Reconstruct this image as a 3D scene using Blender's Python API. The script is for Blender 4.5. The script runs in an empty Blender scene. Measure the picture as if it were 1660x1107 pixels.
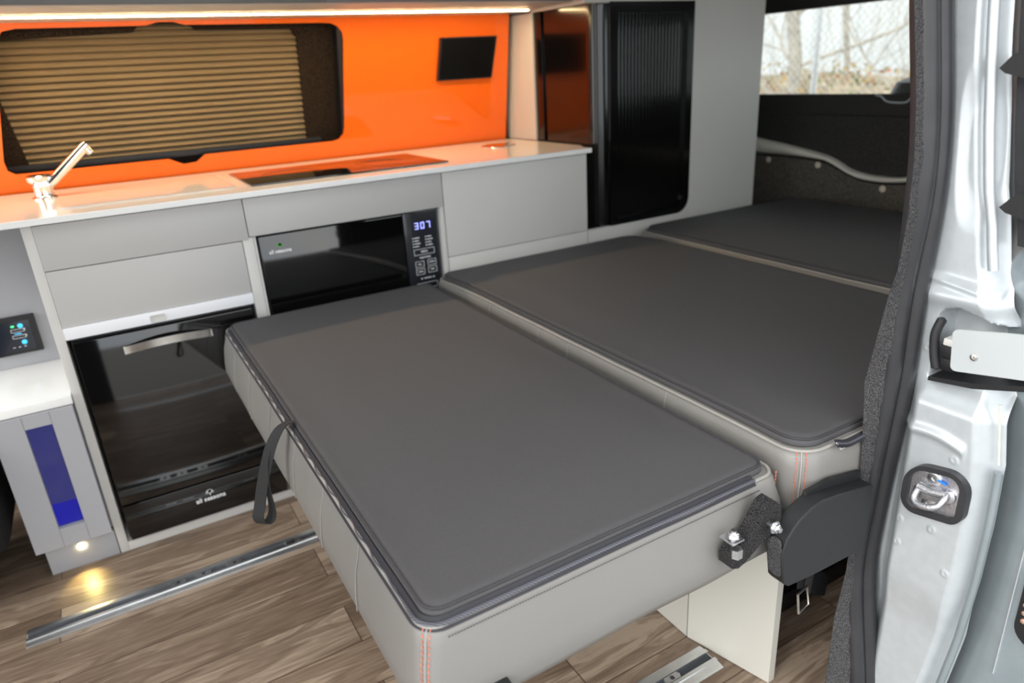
import bpy, bmesh, math, random
from mathutils import Vector, Matrix, noise
from mathutils.geometry import tessellate_polygon
random.seed(7)
S = bpy.context.scene
C = S.collection
PI = math.pi

# ------------------------------------------------------------------ camera
cam = bpy.data.cameras.new('camera')
camo = bpy.data.objects.new('camera', cam)
C.objects.link(camo)
RX = Vector((0.85834278, -0.51002231, -0.05590087))
RY = Vector((-0.23020083, -0.28544744, -0.93033722))
RZ = Vector((0.45853598, 0.81141666, -0.36241931))
mw = Matrix((RX, -RY, -RZ)).transposed().to_4x4()
mw.translation = Vector((0, 0, 1.15))
camo.matrix_world = mw
cam.sensor_width = 36
cam.lens = 1131.457 / 1660 * 36
cam.clip_start = 0.02
cam.dof.use_dof = True
cam.dof.focus_distance = 1.12
cam.dof.aperture_fstop = 3.2
S.camera = camo

# ------------------------------------------------------------------ sky, sun, exposure
W = bpy.data.worlds.new('overcast_sky')
S.world = W
W.use_nodes = True
wn = W.node_tree
wn.nodes.clear()
wo = wn.nodes.new('ShaderNodeOutputWorld')
wb = wn.nodes.new('ShaderNodeBackground')
wt = wn.nodes.new('ShaderNodeTexCoord')
wnz = wn.nodes.new('ShaderNodeTexNoise')
wnz.inputs['Scale'].default_value = 2.2
wnz.inputs['Detail'].default_value = 4
wr = wn.nodes.new('ShaderNodeValToRGB')
wr.color_ramp.elements[0].position = 0.35
wr.color_ramp.elements[0].color = (0.80, 0.86, 0.93, 1)
wr.color_ramp.elements[1].position = 0.65
wr.color_ramp.elements[1].color = (1.0, 0.98, 0.94, 1)
wn.links.new(wt.outputs['Generated'], wnz.inputs['Vector'])
wn.links.new(wnz.outputs['Fac'], wr.inputs['Fac'])
wn.links.new(wr.outputs['Color'], wb.inputs['Color'])
wb.inputs['Strength'].default_value = 1.0
wn.links.new(wb.outputs[0], wo.inputs[0])
sun = bpy.data.lights.new('hazy_sun', 'SUN')
sun.energy = 0.75
sun.angle = math.radians(28)
sun.color = (1.0, 0.97, 0.92)
suno = bpy.data.objects.new('hazy_sun', sun)
C.objects.link(suno)
suno.rotation_euler = Vector((0.85, 0.16, -0.50)).to_track_quat('-Z', 'Y').to_euler()
suno.location = (-3, -3, 5)
S.view_settings.view_transform = 'Standard'
S.view_settings.look = 'None'
S.view_settings.gamma = 1
S.view_settings.use_curve_mapping = False
S.view_settings.exposure = 1.6


# ------------------------------------------------------------------ materials
def srgb(r, g, b):
    def f(c):
        c /= 255
        return c / 12.92 if c <= 0.04045 else ((c + 0.055) / 1.055) ** 2.4
    return (f(r), f(g), f(b), 1)


def mat(name, col, rough=0.5, metal=0.0, spec=0.5, coat=0.0, nscale=0, namt=0.0, bump=0.0, bscale=200, emit=None, estr=0, trans=0.0, sheen=0.0, coatr=0.05, detail=3):
    m = bpy.data.materials.new(name)
    m.use_nodes = True
    nt = m.node_tree
    b = nt.nodes['Principled BSDF']
    b.inputs['Base Color'].default_value = col
    b.inputs['Roughness'].default_value = rough
    b.inputs['Metallic'].default_value = metal
    b.inputs['Specular IOR Level'].default_value = spec
    b.inputs['Coat Weight'].default_value = coat
    b.inputs['Coat Roughness'].default_value = coatr
    b.inputs['Transmission Weight'].default_value = trans
    b.inputs['Sheen Weight'].default_value = sheen
    tc = nt.nodes.new('ShaderNodeTexCoord')
    if nscale:
        n = nt.nodes.new('ShaderNodeTexNoise')
        n.inputs['Scale'].default_value = nscale
        n.inputs['Detail'].default_value = detail
        nt.links.new(tc.outputs['Object'], n.inputs['Vector'])
        mx = nt.nodes.new('ShaderNodeMix')
        mx.data_type = 'RGBA'
        mx.inputs['A'].default_value = tuple(c * (1 - namt) for c in col[:3]) + (1,)
        mx.inputs['B'].default_value = tuple(min(1, c * (1 + namt)) for c in col[:3]) + (1,)
        rp = nt.nodes.new('ShaderNodeMapRange')
        rp.inputs['From Min'].default_value = 0.35
        rp.inputs['From Max'].default_value = 0.65
        nt.links.new(n.outputs['Fac'], rp.inputs['Value'])
        nt.links.new(rp.outputs['Result'], mx.inputs['Factor'])
        nt.links.new(mx.outputs['Result'], b.inputs['Base Color'])
    if bump:
        n2 = nt.nodes.new('ShaderNodeTexNoise')
        n2.inputs['Scale'].default_value = bscale
        n2.inputs['Detail'].default_value = 2
        nt.links.new(tc.outputs['Object'], n2.inputs['Vector'])
        bp = nt.nodes.new('ShaderNodeBump')
        bp.inputs['Strength'].default_value = bump
        bp.inputs['Distance'].default_value = 0.002
        nt.links.new(n2.outputs['Fac'], bp.inputs['Height'])
        nt.links.new(bp.outputs['Normal'], b.inputs['Normal'])
    if emit:
        b.inputs['Emission Color'].default_value = emit
        b.inputs['Emission Strength'].default_value = estr
    return m


def floor_mat():
    m = mat('oak_vinyl_plank', srgb(140, 118, 98), 0.42, spec=0.4)
    nt = m.node_tree
    L = nt.links.new
    N = nt.nodes.new
    b = nt.nodes['Principled BSDF']
    tc = N('ShaderNodeTexCoord')
    br = N('ShaderNodeTexBrick')
    br.offset = 0.37
    br.inputs['Scale'].default_value = 1
    br.inputs['Brick Width'].default_value = 0.92
    br.inputs['Row Height'].default_value = 0.128
    br.inputs['Mortar Size'].default_value = 0.0012
    br.inputs['Mortar Smooth'].default_value = 0.2
    br.inputs['Bias'].default_value = 0
    br.inputs['Color1'].default_value = (0, 0, 0, 1)
    br.inputs['Color2'].default_value = (1, 1, 1, 1)
    br.inputs['Mortar'].default_value = (0.0, 0.0, 0.0, 1)
    mp0 = N('ShaderNodeMapping')
    mp0.inputs['Location'].default_value = (0.31, 0.055, 0)
    L(tc.outputs['Object'], mp0.inputs['Vector'])
    L(mp0.outputs[0], br.inputs['Vector'])
    # shift the grain in every plank by its own random amount
    cmb = N('ShaderNodeCombineXYZ')
    sc = N('ShaderNodeMath'); sc.operation = 'MULTIPLY'; sc.inputs[1].default_value = 37.0
    L(br.outputs['Color'], sc.inputs[0])
    L(sc.outputs[0], cmb.inputs[0]); L(sc.outputs[0], cmb.inputs[1])
    ad = N('ShaderNodeVectorMath'); ad.operation = 'ADD'
    L(tc.outputs['Object'], ad.inputs[0]); L(cmb.outputs[0], ad.inputs[1])
    mp = N('ShaderNodeMapping')
    mp.inputs['Scale'].default_value = (1.6, 11, 1)
    L(ad.outputs[0], mp.inputs['Vector'])
    n1 = N('ShaderNodeTexNoise')
    n1.inputs['Scale'].default_value = 1.3; n1.inputs['Detail'].default_value = 6; n1.inputs['Distortion'].default_value = 1.6
    L(mp.outputs[0], n1.inputs['Vector'])
    mp2 = N('ShaderNodeMapping')
    mp2.inputs['Scale'].default_value = (6, 110, 1)
    L(ad.outputs[0], mp2.inputs['Vector'])
    n2 = N('ShaderNodeTexNoise')
    n2.inputs['Scale'].default_value = 1.2; n2.inputs['Detail'].default_value = 4
    L(mp2.outputs[0], n2.inputs['Vector'])
    # cathedral rings
    sn = N('ShaderNodeMath'); sn.operation = 'MULTIPLY'; sn.inputs[1].default_value = 46
    L(n1.outputs['Fac'], sn.inputs[0])
    si = N('ShaderNodeMath'); si.operation = 'SINE'
    L(sn.outputs[0], si.inputs[0])
    a1 = N('ShaderNodeMath'); a1.operation = 'MULTIPLY_ADD'; a1.inputs[1].default_value = 0.07
    L(si.outputs[0], a1.inputs[0]); L(n1.outputs['Fac'], a1.inputs[2])
    a2 = N('ShaderNodeMath'); a2.operation = 'MULTIPLY_ADD'; a2.inputs[1].default_value = 0.45
    L(n2.outputs['Fac'], a2.inputs[0]); L(a1.outputs[0], a2.inputs[2])
    a3 = N('ShaderNodeMath'); a3.operation = 'MULTIPLY_ADD'; a3.inputs[1].default_value = 0.22
    L(br.outputs['Color'], a3.inputs[0]); L(a2.outputs[0], a3.inputs[2])
    r = N('ShaderNodeValToRGB')
    e = r.color_ramp.elements
    e[0].position = 0.50; e[0].color = srgb(92, 76, 63)
    e[1].position = 1.08; e[1].color = srgb(160, 142, 124)
    x = e.new(0.70); x.color = srgb(112, 94, 79)
    x = e.new(0.84); x.color = srgb(130, 112, 96)
    x = e.new(0.95); x.color = srgb(145, 127, 110)
    L(a3.outputs[0], r.inputs['Fac'])
    mx = N('ShaderNodeMix'); mx.data_type = 'RGBA'
    mx.inputs['B'].default_value = srgb(62, 48, 38)
    L(br.outputs['Fac'], mx.inputs['Factor']); L(r.outputs['Color'], mx.inputs['A'])
    L(mx.outputs['Result'], b.inputs['Base Color'])
    bp = N('ShaderNodeBump'); bp.inputs['Strength'].default_value = 0.25; bp.inputs['Distance'].default_value = 0.001
    L(a2.outputs[0], bp.inputs['Height']); L(bp.outputs[0], b.inputs['Normal'])
    return m


def carpet_mat(name, lo, hi, scale=900, bump=1.0):
    m = mat(name, lo, 0.95, spec=0.15)
    nt = m.node_tree
    b = nt.nodes['Principled BSDF']
    tc = nt.nodes.new('ShaderNodeTexCoord')
    n = nt.nodes.new('ShaderNodeTexNoise')
    n.inputs['Scale'].default_value = scale
    n.inputs['Detail'].default_value = 2
    r = nt.nodes.new('ShaderNodeValToRGB')
    r.color_ramp.elements[0].position = 0.4
    r.color_ramp.elements[0].color = lo
    r.color_ramp.elements[1].position = 0.62
    r.color_ramp.elements[1].color = hi
    nt.links.new(tc.outputs['Object'], n.inputs['Vector'])
    nt.links.new(n.outputs['Fac'], r.inputs['Fac'])
    nt.links.new(r.outputs['Color'], b.inputs['Base Color'])
    bp = nt.nodes.new('ShaderNodeBump')
    bp.inputs['Strength'].default_value = bump
    bp.inputs['Distance'].default_value = 0.002
    nt.links.new(n.outputs['Fac'], bp.inputs['Height'])
    nt.links.new(bp.outputs[0], b.inputs['Normal'])
    return m


def zip_mat():
    m = mat('zip_teeth', srgb(150, 150, 165), 0.35, metal=0.3)
    nt = m.node_tree
    b = nt.nodes['Principled BSDF']
    tc = nt.nodes.new('ShaderNodeTexCoord')
    w = nt.nodes.new('ShaderNodeTexWave')
    w.bands_direction = 'DIAGONAL'
    w.inputs['Scale'].default_value = 130
    nt.links.new(tc.outputs['Object'], w.inputs['Vector'])
    r = nt.nodes.new('ShaderNodeValToRGB')
    r.color_ramp.elements[0].color = srgb(50, 50, 56)
    r.color_ramp.elements[1].color = srgb(108, 108, 117)
    nt.links.new(w.outputs['Fac'], r.inputs['Fac'])
    nt.links.new(r.outputs['Color'], b.inputs['Base Color'])
    return m


M = {}
M['floor'] = floor_mat()
M['grey'] = mat('light_grey_laminate', srgb(188, 186, 184), 0.42, nscale=3, namt=0.02)
M['greyw'] = mat('warm_grey_laminate', srgb(205, 203, 199), 0.45, nscale=3, namt=0.02)
M['door_grey'] = mat('cool_grey_painted_door', srgb(170, 171, 176), 0.45, nscale=3, namt=0.02)
M['gap'] = mat('shadow_gap_black', srgb(18, 18, 18), 0.8, nscale=20, namt=0.1)
M['white'] = mat('gloss_white_solid_surface', srgb(246, 246, 244), 0.13, spec=0.4, coat=0.1, nscale=4, namt=0.01)
M['whitem'] = mat('white_edging', srgb(235, 236, 240), 0.4, nscale=4, namt=0.01)
M['orange'] = mat('orange_acrylic', (0.95, 0.155, 0.0, 1), 0.5, spec=0.3, coat=0.9, coatr=0.02, nscale=2, namt=0.02)
M['black_glass'] = mat('black_glass', srgb(9, 9, 10), 0.06, spec=0.6, coat=0.5, nscale=3, namt=0.1)
M['screen'] = mat('black_screen', srgb(4, 4, 5), 0.35, spec=0.25, nscale=3, namt=0.1)
M['black_pl'] = mat('black_plastic', srgb(24, 24, 26), 0.4, bump=0.25, bscale=900)
M['armrest'] = mat('grained_black_plastic', srgb(24, 25, 27), 0.45, bump=0.5, bscale=1100)
M['tambour'] = mat('gloss_black_tambour', srgb(5, 5, 6), 0.16, spec=0.5, coat=0.2, nscale=3, namt=0.1)
M['chrome'] = mat('chrome', (0.85, 0.85, 0.86, 1), 0.08, metal=1, nscale=3, namt=0.02)
M['steel'] = mat('brushed_steel', (0.66, 0.65, 0.62, 1), 0.3, metal=1, nscale=60, namt=0.08)
M['zinc'] = mat('zinc_plated_steel', (0.72, 0.72, 0.74, 1), 0.28, metal=1, nscale=80, namt=0.1)
M['alu'] = mat('anodised_aluminium', (0.78, 0.79, 0.80, 1), 0.34, metal=1, nscale=30, namt=0.04)
M['fabric'] = mat('charcoal_neoprene_fabric', srgb(75, 74, 76), 0.72, spec=0.35, nscale=1600, namt=0.22, bump=0.35, bscale=1500)
M['fabric_dark'] = mat('charcoal_fabric_binding', srgb(52, 51, 54), 0.7, nscale=900, namt=0.2)
M['leather'] = mat('grey_leatherette', srgb(122, 120, 117), 0.42, spec=0.5, nscale=4, namt=0.03, bump=0.12, bscale=700)
M['piping'] = mat('pale_grey_piping', srgb(146, 143, 138), 0.45, nscale=40, namt=0.05)
M['thread'] = mat('orange_thread', srgb(205, 112, 84), 0.7, nscale=300, namt=0.1)
M['threadw'] = mat('white_thread', srgb(210, 208, 205), 0.7, nscale=300, namt=0.1)
M['zip'] = zip_mat()
M['zip_tape'] = mat('dark_zip_tape', srgb(32, 31, 38), 0.6, nscale=700, namt=0.2)
M['web'] = mat('dark_grey_webbing', srgb(30, 30, 32), 0.75, nscale=600, namt=0.3, bump=0.6, bscale=800)
M['carpet'] = carpet_mat('grey_van_carpet', srgb(36, 36, 38), srgb(98, 97, 98), 850)
M['carpet_dk'] = carpet_mat('dark_grey_carpet', srgb(66, 63, 58), srgb(112, 106, 98), 300)
M['carpet_bk'] = carpet_mat('charcoal_carpet', srgb(40, 40, 40), srgb(68, 66, 64), 300)
M['carpet_win'] = carpet_mat('black_window_carpet', srgb(20, 16, 14), srgb(62, 50, 40), 420)
M['rubber'] = mat('black_door_rubber', srgb(44, 44, 47), 0.42, spec=0.5, nscale=25, namt=0.12, bump=0.1, bscale=300)
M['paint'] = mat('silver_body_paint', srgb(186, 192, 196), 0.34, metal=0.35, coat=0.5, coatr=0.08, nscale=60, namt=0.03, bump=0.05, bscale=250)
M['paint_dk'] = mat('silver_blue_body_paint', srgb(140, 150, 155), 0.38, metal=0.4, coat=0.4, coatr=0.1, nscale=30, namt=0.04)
M['sealer'] = mat('seam_sealer', srgb(196, 196, 184), 0.6, nscale=100, namt=0.08)
M['cast'] = mat('cast_striker_metal', (0.60, 0.60, 0.63, 1), 0.38, metal=1, nscale=400, namt=0.15, bump=0.3, bscale=500)
M['blue_mark'] = mat('blue_paint_mark', srgb(30, 120, 225), 0.5, nscale=60, namt=0.1)
M['beige'] = mat('painted_metal_ledge', srgb(222, 218, 206), 0.4, nscale=10, namt=0.03)
M['button'] = mat('cream_stud', srgb(214, 200, 184), 0.5, nscale=30, namt=0.05)
M['cream'] = mat('cream_laminate', srgb(184, 182, 174), 0.4, nscale=3, namt=0.01)
M['text'] = mat('white_print', srgb(246, 246, 248), 0.5, emit=None, nscale=60, namt=0.02)
M['green'] = mat('green_print', srgb(90, 200, 70), 0.5, nscale=60, namt=0.1)
M['led'] = mat('warm_led_strip', (1, 0.8, 0.5, 1), 0.5, emit=(1.0, 0.70, 0.36, 1), estr=17, nscale=30, namt=0.02)
M['led_spot'] = mat('plinth_led', (1, 0.9, 0.6, 1), 0.5, emit=(1.0, 0.82, 0.42, 1), estr=12, nscale=30, namt=0.02)
M['digits'] = mat('blue_white_digits', (0.3, 0.33, 0.8, 1), 0.5, emit=(0.42, 0.46, 1.0, 1), estr=0.55, nscale=30, namt=0.02)
M['cyan'] = mat('cyan_lit_button', (0.05, 0.4, 0.7, 1), 0.5, emit=(0.04, 0.40, 0.72, 1), estr=0.45, nscale=30, namt=0.02)
M['greenled'] = mat('green_indicator', (0.05, 0.7, 0.2, 1), 0.5, emit=(0.05, 0.9, 0.25, 1), estr=0.7, nscale=30, namt=0.02)
M['violet'] = mat('violet_blue_acrylic', srgb(70, 72, 160), 0.25, spec=0.4, nscale=3, namt=0.05)
M['blind'] = mat('pleated_blind_fabric', srgb(146, 128, 98), 0.8, nscale=4, namt=0.05)
M['dim_print'] = mat('red_dim_print', srgb(110, 50, 46), 0.5, nscale=50, namt=0.1)
M['black_cloth'] = mat('black_seat_cloth', srgb(14, 14, 16), 0.85, nscale=300, namt=0.3)
M['roof'] = mat('pale_roof_lining', srgb(150, 148, 142), 0.8, nscale=40, namt=0.05)
M['locker'] = mat('mid_grey_locker', srgb(118, 116, 116), 0.45, nscale=4, namt=0.03)
M['sink'] = mat('gloss_white_sink_lid', srgb(240, 239, 236), 0.1, spec=0.4, coat=0.15, nscale=4, namt=0.01)


def glass_mat(name, tint, fac=0.08):
    m = bpy.data.materials.new(name)
    m.use_nodes = True
    nt = m.node_tree
    nt.nodes.clear()
    o = nt.nodes.new('ShaderNodeOutputMaterial')
    t = nt.nodes.new('ShaderNodeBsdfTransparent')
    t.inputs['Color'].default_value = tint
    g = nt.nodes.new('ShaderNodeBsdfGlossy')
    g.inputs['Roughness'].default_value = 0.03
    lw = nt.nodes.new('ShaderNodeFresnel')
    lw.inputs['IOR'].default_value = 1.4
    mx = nt.nodes.new('ShaderNodeMixShader')
    nt.links.new(lw.outputs[0], mx.inputs[0])
    nt.links.new(t.outputs[0], mx.inputs[1])
    nt.links.new(g.outputs[0], mx.inputs[2])
    nt.links.new(mx.outputs[0], o.inputs[0])
    return m


M['glass'] = glass_mat('window_glass', (0.93, 0.96, 0.96, 1))
M['smoke'] = glass_mat('bronze_tinted_glass', (0.62, 0.56, 0.50, 1))
M['blueglass'] = glass_mat('blue_tinted_pane', (0.66, 0.67, 0.92, 1))
M['dimming_glass'] = glass_mat('view_dimming_glass', (0.76, 0.78, 0.78, 1))  # tint added to the tailgate glass to dim the overbright view outside


# ------------------------------------------------------------------ mesh helpers
class MB:
    def __init__(s):
        s.b = bmesh.new()

    def box(s, x0, x1, y0, y1, z0, z1, bev=0.0, seg=2, rot=None, piv=None):
        vs = [s.b.verts.new((x, y, z)) for z in (z0, z1) for y in (y0, y1) for x in (x0, x1)]
        fs = [s.b.faces.new([vs[i] for i in q]) for q in ((0, 2, 3, 1), (4, 5, 7, 6), (0, 1, 5, 4), (2, 6, 7, 3), (0, 4, 6, 2), (1, 3, 7, 5))]
        if bev:
            es = list({e for f in fs for e in f.edges})
            r = bmesh.ops.bevel(s.b, geom=es, offset=bev, segments=seg, profile=0.6, affect='EDGES')
            vs = list({v for v in r['verts']} | {v for v in vs if v.is_valid})
        if rot:
            p = Vector(piv)
            bmesh.ops.rotate(s.b, verts=vs, cent=p, matrix=rot)
        return s

    def prism(s, poly, holes, fn, t0, t1):
        """poly / holes: 2-D points; fn(u,v,t) -> 3-D point"""
        loops = [poly] + list(holes)
        tri = tessellate_polygon([[Vector((p[0], p[1], 0)) for p in l] for l in loops])
        flat = [p for l in loops for p in l]
        va = [s.b.verts.new(fn(p[0], p[1], t0)) for p in flat]
        vb = [s.b.verts.new(fn(p[0], p[1], t1)) for p in flat]
        for a, b_, c in tri:
            try:
                s.b.faces.new((va[a], va[b_], va[c]))
                s.b.faces.new((vb[c], vb[b_], vb[a]))
            except ValueError:
                pass
        o = 0
        for l in loops:
            n = len(l)
            for i in range(n):
                j = (i + 1) % n
                try:
                    s.b.faces.new((va[o + i], va[o + j], vb[o + j], vb[o + i]))
                except ValueError:
                    pass
            o += n
        return s

    def tube(s, pts, r, n=8, caps=True, closed=False, squash=None):
        pts = [Vector(p) for p in pts]
        rings = []
        N = len(pts)
        up = Vector((0, 0, 1))
        prev = None
        for i, p in enumerate(pts):
            if closed:
                d = (pts[(i + 1) % N] - pts[i - 1])
            else:
                d = pts[min(i + 1, N - 1)] - pts[max(i - 1, 0)]
            d.normalize()
            if prev is None:
                a = d.cross(up)
                if a.length < 1e-3:
                    a = d.cross(Vector((0, 1, 0)))
            else:
                a = prev - d * prev.dot(d)
            a.normalize()
            prev = a
            c = d.cross(a)
            rr = r[i] if isinstance(r, (list, tuple)) else r
            q = squash or (1, 1)
            rings.append([s.b.verts.new(p + (a * math.cos(2 * PI * k / n) * q[0] + c * math.sin(2 * PI * k / n) * q[1]) * rr) for k in range(n)])
        for i in range(N if closed else N - 1):
            A, B = rings[i], rings[(i + 1) % N]
            for k in range(n):
                s.b.faces.new((A[k], A[(k + 1) % n], B[(k + 1) % n], B[k]))
        if caps and not closed:
            s.b.faces.new(rings[0][::-1])
            s.b.faces.new(rings[-1])
        return s

    def cyl(s, p0, p1, r0, r1=None, n=24):
        r1 = r0 if r1 is None else r1
        return s.tube([p0, p1], [r0, r1], n)

    def lathe(s, prof, cen, axis='z', n=32):
        rings = []
        cx, cy, cz = cen
        for r, h in prof:
            ring = []
            for k in range(n):
                a = 2 * PI * k / n
                u, v = r * math.cos(a), r * math.sin(a)
                if axis == 'z':
                    p = (cx + u, cy + v, cz + h)
                elif axis == 'y':
                    p = (cx + u, cy - h, cz + v)
                else:
                    p = (cx - h, cy + u, cz + v)
                ring.append(s.b.verts.new(p))
            rings.append(ring)
        for A, B in zip(rings, rings[1:]):
            for k in range(n):
                s.b.faces.new((A[k], A[(k + 1) % n], B[(k + 1) % n], B[k]))
        s.b.faces.new(rings[0][::-1])
        s.b.faces.new(rings[-1])
        return s

    def rings(s, loops, cap0=True, cap1=True):
        R = [[s.b.verts.new(p) for p in l] for l in loops]
        n = len(R[0])
        for A, B in zip(R, R[1:]):
            for k in range(n):
                s.b.faces.new((A[k], A[(k + 1) % n], B[(k + 1) % n], B[k]))
        if cap0:
            s.b.faces.new(R[0][::-1])
        if cap1:
            s.b.faces.new(R[-1])
        return s

    def ribbon(s, pts, wv, thick=0.001):
        """strip along pts; wv(i) = half-width vector; two sided with thickness"""
        pts = [Vector(p) for p in pts]
        N = len(pts)
        A, B, Cc, D = [], [], [], []
        for i, p in enumerate(pts):
            w = Vector(wv(i))
            d = (pts[min(i + 1, N - 1)] - pts[max(i - 1, 0)]).normalized()
            nn = d.cross(w).normalized() * thick / 2
            A.append(s.b.verts.new(p - w + nn)); B.append(s.b.verts.new(p + w + nn))
            Cc.append(s.b.verts.new(p + w - nn)); D.append(s.b.verts.new(p - w - nn))
        for i in range(N - 1):
            for X, Y in ((A, B), (B, Cc), (Cc, D), (D, A)):
                s.b.faces.new((X[i], Y[i], Y[i + 1], X[i + 1]))
        s.b.faces.new((A[0], B[0], Cc[0], D[0]))
        s.b.faces.new((A[-1], B[-1], Cc[-1], D[-1]))
        return s

    def grid(s, f, nu, nv):
        V = [[s.b.verts.new(f(i / nu, j / nv)) for j in range(nv + 1)] for i in range(nu + 1)]
        for i in range(nu):
            for j in range(nv):
                s.b.faces.new((V[i][j], V[i + 1][j], V[i + 1][j + 1], V[i][j + 1]))
        return s

    def build(s, name, m, parent=None, smooth=True, ang=35):
        bmesh.ops.recalc_face_normals(s.b, faces=s.b.faces)
        me = bpy.data.meshes.new(name)
        s.b.to_mesh(me)
        s.b.free()
        me.materials.append(m)
        if smooth:
            me.shade_smooth()
            try:
                me.set_sharp_from_angle(angle=math.radians(ang))
            except Exception:
                pass
        o = bpy.data.objects.new(name, me)
        C.objects.link(o)
        if parent is not None:
            attach(o, parent)
        return o


def world_loc(o):
    v = Vector((0, 0, 0))
    while o is not None:
        v += o.location
        if o.parent is not None:
            v += o.matrix_parent_inverse.translation
        o = o.parent
    return v


def attach(o, parent):
    o.parent = parent
    o.matrix_parent_inverse = Matrix.Translation(-world_loc(parent))


def tag(o, label=None, cat=None, group=None, kind=None):
    if label: o['label'] = label
    if cat: o['category'] = cat
    if group: o['group'] = group
    if kind: o['kind'] = kind
    return o


def thing(name, label, cat, loc=(0, 0, 0), group=None, kind=None):
    o = bpy.data.objects.new(name, None)
    o.empty_display_size = 0.05
    C.objects.link(o)
    o.location = loc
    return tag(o, label, cat, group, kind)


def struct(mb, name, m, **k):
    return tag(mb.build(name, m, **k), kind='structure')


def text(name, body, size, loc, m, parent, rot=(PI / 2, 0, 0), depth=0.0004, align='CENTER', sx=1.0):
    cu = bpy.data.curves.new(name, 'FONT')
    cu.body = body
    cu.size = size
    cu.extrude = depth
    cu.align_x = align
    cu.align_y = 'CENTER'
    cu.offset = size * 0.016
    t = bpy.data.objects.new(name, cu)
    C.objects.link(t)
    dg = bpy.context.evaluated_depsgraph_get()
    me = bpy.data.meshes.new_from_object(t.evaluated_get(dg))
    bpy.data.objects.remove(t)
    me.materials.clear()
    me.materials.append(m)
    o = bpy.data.objects.new(name, me)
    C.objects.link(o)
    o.location = loc
    o.rotation_euler = rot
    o.scale = (sx, 1, 1)
    if parent is not None:
        attach(o, parent)
    return o


def XZ(u, v, t): return (u, t, v)
def YZ(u, v, t): return (t, u, v)
def XY(u, v, t): return (u, v, t)


def rrect(x0, x1, y0, y1, r, n=6, step=None, ref=None):
    """rounded rectangle, CCW; r may be a 4-tuple (x1y0? order: x0y0, x1y0, x1y1, x0y1)"""
    if not isinstance(r, (tuple, list)):
        r = (r,) * 4
    out = []
    cs = [(x0 + r[0], y0 + r[0], PI, r[0]), (x1 - r[1], y0 + r[1], 1.5 * PI, r[1]), (x1 - r[2], y1 - r[2], 0, r[2]), (x0 + r[3], y1 - r[3], 0.5 * PI, r[3])]
    for cx, cy, a0, rr in cs:
        for k in range(n + 1):
            a = a0 + k / n * PI / 2
            out.append((cx + rr * math.cos(a), cy + rr * math.sin(a)))
    if step:
        res = []
        for i, p in enumerate(out):
            q = out[(i + 1) % len(out)]
            d = math.dist(p, q)
            k = 1
            if i % (n + 1) == n:      # straight runs only, the same count at every inset
                k = int((ref[0] if (i // (n + 1)) % 2 == 0 else ref[1]) / step)
            for j in range(k):
                res.append((p[0] + (q[0] - p[0]) * j / k, p[1] + (q[1] - p[1]) * j / k))
        out = res
    return out


def lerp(a, b, t): return a + (b - a) * t


def interp(tab, x):
    """piecewise linear table [(x,y..)] sorted ascending in x"""
    if x <= tab[0][0]: return tab[0][1]
    for (a, fa), (b, fb) in zip(tab, tab[1:]):
        if x <= b: return fa + (fb - fa) * (x - a) / (b - a)
    return tab[-1][1]


def ss(x, a, b):
    t = max(0, min(1, (x - a) / (b - a)))
    return t * t * (3 - 2 * t)


def spline(pts, k=8):
    P = [Vector(p) for p in pts]
    out = []
    for i in range(len(P) - 1):
        p0, p1, p2, p3 = P[max(i - 1, 0)], P[i], P[i + 1], P[min(i + 2, len(P) - 1)]
        for j in range(k):
            t = j / k
            out.append(0.5 * ((2 * p1) + (p2 - p0) * t + (2 * p0 - 5 * p1 + 4 * p2 - p3) * t * t + (3 * p1 - p0 - 3 * p2 + p3) * t ** 3))
    out.append(P[-1])
    return out


# ================================================================== SETTING
YF = 1.895            # front plane of the kitchen
struct(MB().box(-1.6, 2.62, 0.47, 2.62, -0.03, 0.0), 'floor', M['floor'], smooth=False)
# roof (inside lining), with an added opening that lets in daylight
struct(MB().prism([(-1.6, 0.46), (2.62, 0.46), (2.62, 2.62), (-1.6, 2.62)], [rrect(-0.45, 0.95, 0.90, 1.65, 0.08)], XY, 1.62, 1.65), 'ceiling', M['roof'], smooth=False)
struct(MB().box(-0.48, 0.98, 0.87, 1.68, 1.652, 1.658), 'added_skylight', glass_mat('added_skylight_glass', (0.9, 0.92, 0.92, 1)), smooth=False)  # unseen skylight, added to bring more daylight onto bed and kitchen
# far body wall behind the kitchen, with a window opening
struct(MB().prism([(-1.6, 0), (2.62, 0), (2.62, 1.618), (-1.6, 1.618)], [[(-0.17, 0.95), (-0.17, 1.325), (0.70, 1.325), (0.70, 0.95)]], XZ, 2.565, 2.60), 'wall_far', M['carpet_bk'], smooth=False)
# near side body wall behind the pillar (with side window), outside the photo but closing the van
struct(MB().prism([(1.08, 0), (2.62, 0), (2.62, 1.618), (1.08, 1.618)], [rrect(1.25, 2.40, 0.93, 1.36, 0.06)], XZ, 0.47, 0.50), 'wall_near', M['carpet_bk'], smooth=False)
struct(MB().prism([(-1.6, 0), (-0.42, 0), (-0.42, 1.618), (-1.6, 1.618)], [], XZ, 0.47, 0.50), 'wall_near_front', M['carpet_bk'], smooth=False)
tag(MB().box(1.22, 2.43, 0.478, 0.484, 0.90, 1.39).build('window_2', M['glass'], smooth=False), kind='structure')

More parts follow.
